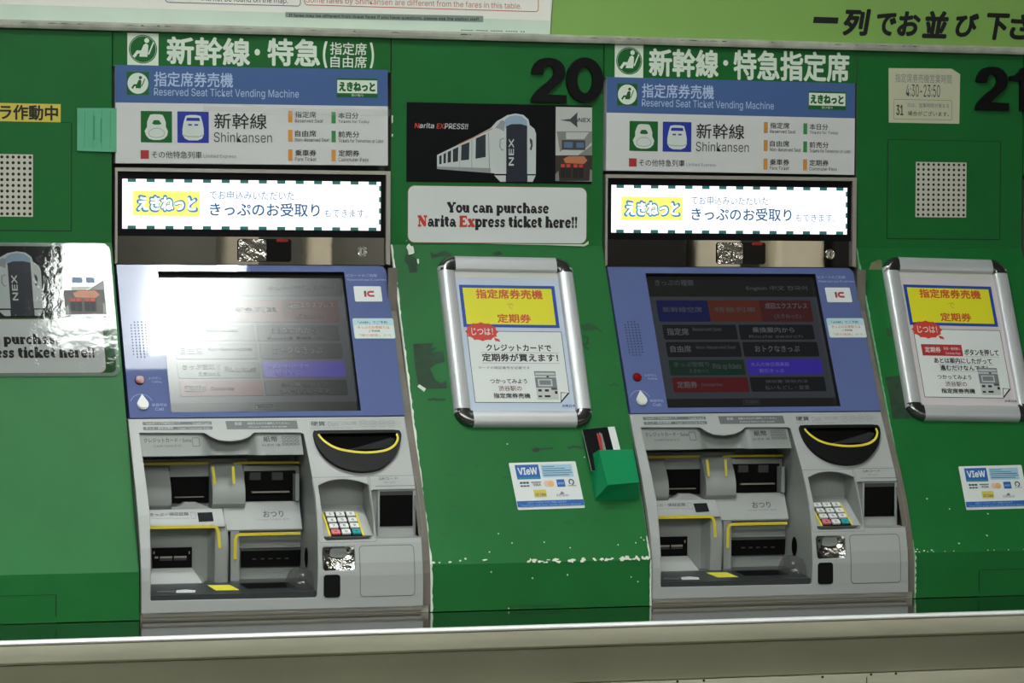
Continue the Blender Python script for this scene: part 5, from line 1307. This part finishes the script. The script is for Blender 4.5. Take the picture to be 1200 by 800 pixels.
def speaker_plate(label, a0, b0, a1, b1):
    t = thing('speaker_plate', label, 'speaker plate', ((a0 + a1) / 2, -.001, b0), 'perforated cream speaker plates')
    mb = MB(); nx_, nz_ = 10, 11; cw, chh = (a1 - a0) / nx_, (b1 - b0) / nz_; n = 8
    for i in range(nx_):
        for j in range(nz_):
            cx, cz = a0 + (i + .5) * cw, b0 + (j + .5) * chh; r = min(cw, chh) * .29
            sq = []
            for k_ in range(n):
                an = 2 * math.pi * k_ / n + math.pi / 4; u, v = math.cos(an), math.sin(an); s_ = max(abs(u), abs(v))
                sq.append((cx + u / s_ * cw / 2, cz + v / s_ * chh / 2))
            hl = [(cx + r * math.cos(2 * math.pi * k_ / n + math.pi / 4), cz + r * math.sin(2 * math.pi * k_ / n + math.pi / 4)) for k_ in range(n)]
            mb.ring(sq, hl, wallF, .0014, PERF); mb.ring(hl, hl, wallF, .0014, HOLE, .0006)
    o = [(a0, b0), (a1, b0), (a1, b1), (a0, b1)]
    mb.ring(o, o, wallF, .0014, PERF, .0005)
    mb.build('perforated_plate', t, fix=False)
    mb = MB(); mb.rect(a0, b0, a1, b1, wallF, .0005, HOLE); mb.build('dark_backing', t)
speaker_plate('perforated cream speaker plate on the left cabinet under the yellow label', (-0.2273, 1.4508)[0], (-0.1358, 1.4523)[1], (-0.1353, 1.5540)[0], (-0.1353, 1.5540)[1])
speaker_plate('perforated cream speaker plate on the right cabinet under the hours slip', *(1.4328, 1.4662), *(1.5311, 1.5643))
t = thing('camera_label', 'yellow warning label with black lettering at the left edge', 'label', ((-0.1402, 1.6053)[0], -.001, (-0.1402, 1.6053)[1]))
mb = MB(); mb.bx((-0.2741, 1.6043)[0], (-0.0900, 1.6072)[1], *(-0.0900, 1.6369), wallF, 0, .0006, mat('label_yellow', (216, 198, 76), rough=.4))
mb.text('カメラ作動中', (-0.2412, 1.6077)[0], (-0.0942, 1.6096)[1], *(-0.0942, 1.6347), wallF, .0007, BLACK, .03, 4)
mb.build('label_print', t)
mb = MB()
ga0, gb0 = (-0.0633, 1.5613); ga1, gb1 = (0.0014, 1.6310)
tF = lambda a, b, d=0: Vector((a, -.0022 - d - .003 * (a - ga0) / (ga1 - ga0), b))
mb.slab([(ga0, gb0), (ga1, gb0 - .0015), (ga1, gb1 + .001), (ga0, gb1)], tF, 0, .0004, TEAL_PAPER)
for i in range(4):
    x = ga0 + .012 + i * .014
    mb.stroke([(x, gb0 + .004), (x + .0006, gb1 - .004)], .0008, tF, .0005, mat('teal_thread', (60, 150, 110), rough=.6))
mb.rect(ga0 + .026, gb0 + .018, ga0 + .029, gb1 - .012, tF, .0005, MATS['teal_thread']); mb.rect(ga0 + .038, gb0 + .014, ga0 + .0405, gb1 - .016, tF, .0005, MATS['teal_thread'])
tag(mb.build('tracing_paper'), 'square of pale teal translucent tape at the left edge of the first information board', 'tape')

# ------------------------------------------------------------------ boards above the ledge
t = thing('fare_board', 'white fare board with pale green lower band above the first machine', 'board', (.25, .0, 1.7725))
mb = MB(); fx1 = (0.7508, 1.8021)[0]
fx2 = (0.7591, 1.8315)[0]
mb.slab([(-.7, 1.7726), ((0.7502, 1.7729)[0], 1.7726), (fx2, 1.90), (-.7, 1.90)], wallF, -.04, -.004, FARE_LOW, FARE)
zmid = (-0.1889, 1.7984)[1]
mb.poly([(-.7, zmid), ((0.7516, 1.8007)[0], zmid - .002), (fx2, 1.90), (-.7, 1.90)], wallF, -.0039, FARE)
mb.stroke([(fx1 - .0012, 1.7726), (fx2 - .0012, 1.90)], .0022, wallF, -.0037, WHITE)
bo = (0.0833, 1.8055); b1_ = (0.3128, 1.8079)
NVL = mat('dark_blue_line', (52, 66, 104)); 
mb.outline(bo[0], b1_[1], b1_[0], b1_[1] + .10, .006, .0012, wallF, -.0037, NVL)
r0 = (0.3187, 1.7999); r1 = (0.7301, 1.8103)
mb.outline(r0[0], r1[1], r1[0], r1[1] + .10, .006, .0012, wallF, -.0037, RED_TXT)
mb.text('will not be found on the map.', 0.1433, 1.8101, 0.2908, 1.8224, wallF, -.0036, INK, .0, 2)
mb.text('Some fares by Shinkansen are different from the fares in this table.', 0.3215, 1.8124, 0.6994, 1.8247, wallF, -.0036, mat('brick_ink', (196, 120, 100)), .0, 3)
mb.build('board_face', t)
mb = MB()
mb.poly([(0.2866, 1.7893), (0.2865, 1.7979), (0.6312, 1.8010), (0.6312, 1.7904)], wallF, -.0034, STRIP_GREY)
sa_ = (0.2924, 1.7901); sb2 = (0.6252, 1.7935)
mb.text('If fares may be different from ticket fares if you have questions, please ask the station staff.', sa_[0], sa_[1] - .001, sb2[0], sa_[1] + .0055, lambda a, b, d=0: wallF(a, b + (a - sa_[0]) * .006, d), -.0032, BLACK, .012, 2)
mb.build('grey_notice_strip', t)
mb = MB(); 
for i in range(26):
    A = (0.5920, 1.7753); 
    if i % 6 != 5: mb.rect(A[0] + i * .0044, A[1], A[0] + i * .0044 + .003, A[1] + .0015, wallF, -.0036, INK)
mb.build('fine_print', t)
t = thing('queue_banner', 'lime green banner with slanted black lettering above the second machine', 'banner', (1.3, 0, 1.7725))
mb = MB(); mb.slab([((0.7522, 1.7730)[0], 1.7726), (2.3, 1.7726), (2.3, 1.90), (fx2 + .002, 1.90)], wallF, -.04, -.0035, LIME)
mb.slab([(2.31, 1.7726), (2.5, 1.7726), (2.5, 1.9), (2.31, 1.9)], wallF, -.04, -.0035, LIME)
mb.build('banner_face', t)
mb = MB()
def bt(c_, a0, b0, a1, b1): mb.text(c_, a0, b0, a1, b1, wallF, -.0032, BLACK, .045, 5, .16)
bt('一', 1.2356, 1.8053, 1.2824, 1.8163); bt('列', 1.2900, 1.7847, 1.3385, 1.8329); bt('で', 1.3519, 1.7863, 1.3909, 1.8273); bt('お', 1.3945, 1.7867, 1.4370, 1.8309); bt('並', 1.4440, 1.7842, 1.4915, 1.8331); bt('び', 1.5052, 1.7880, 1.5498, 1.8310); bt('下', 1.5636, 1.7842, 1.6084, 1.8326); bt('さ', 1.6122, 1.7862, 1.6538, 1.8316); bt('い', 1.6644, 1.7890, 1.7063, 1.8269)
mb.build('banner_lettering', t)

# ------------------------------------------------------------------ ceiling lights: twin-tube fixture, plus added unseen lamps
TUBE = mat('lit_tube', (255, 255, 255), emit=(248, 255, 250), estr=LAMP_TUBE)
PAN = mat('lit_reflector_pan', (240, 240, 240), emit=(246, 252, 248), estr=LAMP_PAN)
DIFF = mat('fill_diffuser', (240, 240, 240), emit=(248, 253, 248), estr=FILL_FAR)
DIFF_C = mat('concourse_fill_diffuser', (240, 240, 240), emit=(255, 252, 240), estr=FILL_CONC)
HOUS = mat('lamp_housing', (225, 228, 225), rough=.4)
def slope_fill_lamp(x, label, watts):
    # added unseen fill: narrow downlight to brighten the slopes and spare the uprights
    t = thing('slope_fill_light', label, 'ceiling light', (x, -.75, 2.93), 'added unseen lights close to the wall')
    mb = MB(); mb.box3(x - .62, x + .62, -.82, -.815, 2.86, 2.95, HOUS); mb.box3(x - .62, x + .62, -.685, -.68, 2.86, 2.95, HOUS); mb.box3(x - .62, x + .62, -.82, -.68, 2.94, 2.95, HOUS)
    mb.build('housing', t)
    ld = bpy.data.lights.new('slope_fill_glow', 'AREA'); ld.shape = 'RECTANGLE'; ld.size = 1.2; ld.size_y = .12; ld.energy = watts; ld.spread = math.radians(62); ld.color = (.97, 1.0, .97)
    lo = bpy.data.objects.new('slope_fill_glow', ld); COL.objects.link(lo); lo.parent = t; lo.location = (0, 0, -.015)
for x, wt, lb in ((-1.55, SLOPE_FILL * 1.5, 'unseen light added left of the first machine to brighten the slopes'), (-.25, SLOPE_FILL * 1.2, 'unseen light added over the first machine to brighten the slopes'), (1.05, SLOPE_FILL * .4, 'unseen light added over the second machine to brighten the slopes')):
    slope_fill_lamp(x, lb, wt)
def near_lamp(x, label):
    # housing flush with the ceiling, pan and two tubes running away from the wall
    t = thing('ceiling_light', label, 'ceiling light', (x, -1.2, 2.93), None)
    mb = MB(); mb.box3(x + .19, x + .63, -1.39, -.93, 2.905, 2.95, HOUS); mb.build('housing', t)
    mb = MB(); mb.box3(x + .20, x + .62, -1.378, -.94, 2.8985, 2.9045, PAN); mb.build('reflector_pan', t)
    for a, hw in ((x + .435, .021), (x + .571, .019)):
        mb = MB(); mb.prism_x([(y, z) for y, z in ((-.96, 2.865), (-1.312, 2.865), (-1.312, 2.895), (-.96, 2.895))], a - hw, a + hw, TUBE); mb.build('tube', t)
near_lamp(0, 'twin tube ceiling light just in front of the left machine')
for i, (x, y) in enumerate(((-3.0, -3.6), (-1.4, -3.6), (.2, -3.6), (-2.2, -4.6), (-.6, -4.6), (1.0, -4.6), (2.5, -7.6), (4.6, -7.6))):  # added unseen panels: front rows balance slope and upright, rear pair brightens mirror reflections
    t = thing('ceiling_light', 'unseen flat panel light added over the concourse in front of the machines', 'ceiling light', (x, y, 2.93), 'added flat concourse lights')
    mb = MB(); mb.box3(x - .62, x + .62, y - .26, y + .26, 2.905, 2.95, HOUS); mb.build('housing', t)
    mb = MB(); mb.box3(x - .6, x + .6, y - .24, y + .24, 2.893, 2.905, DIFF if y > -5 else DIFF_C); mb.build('diffuser', t)
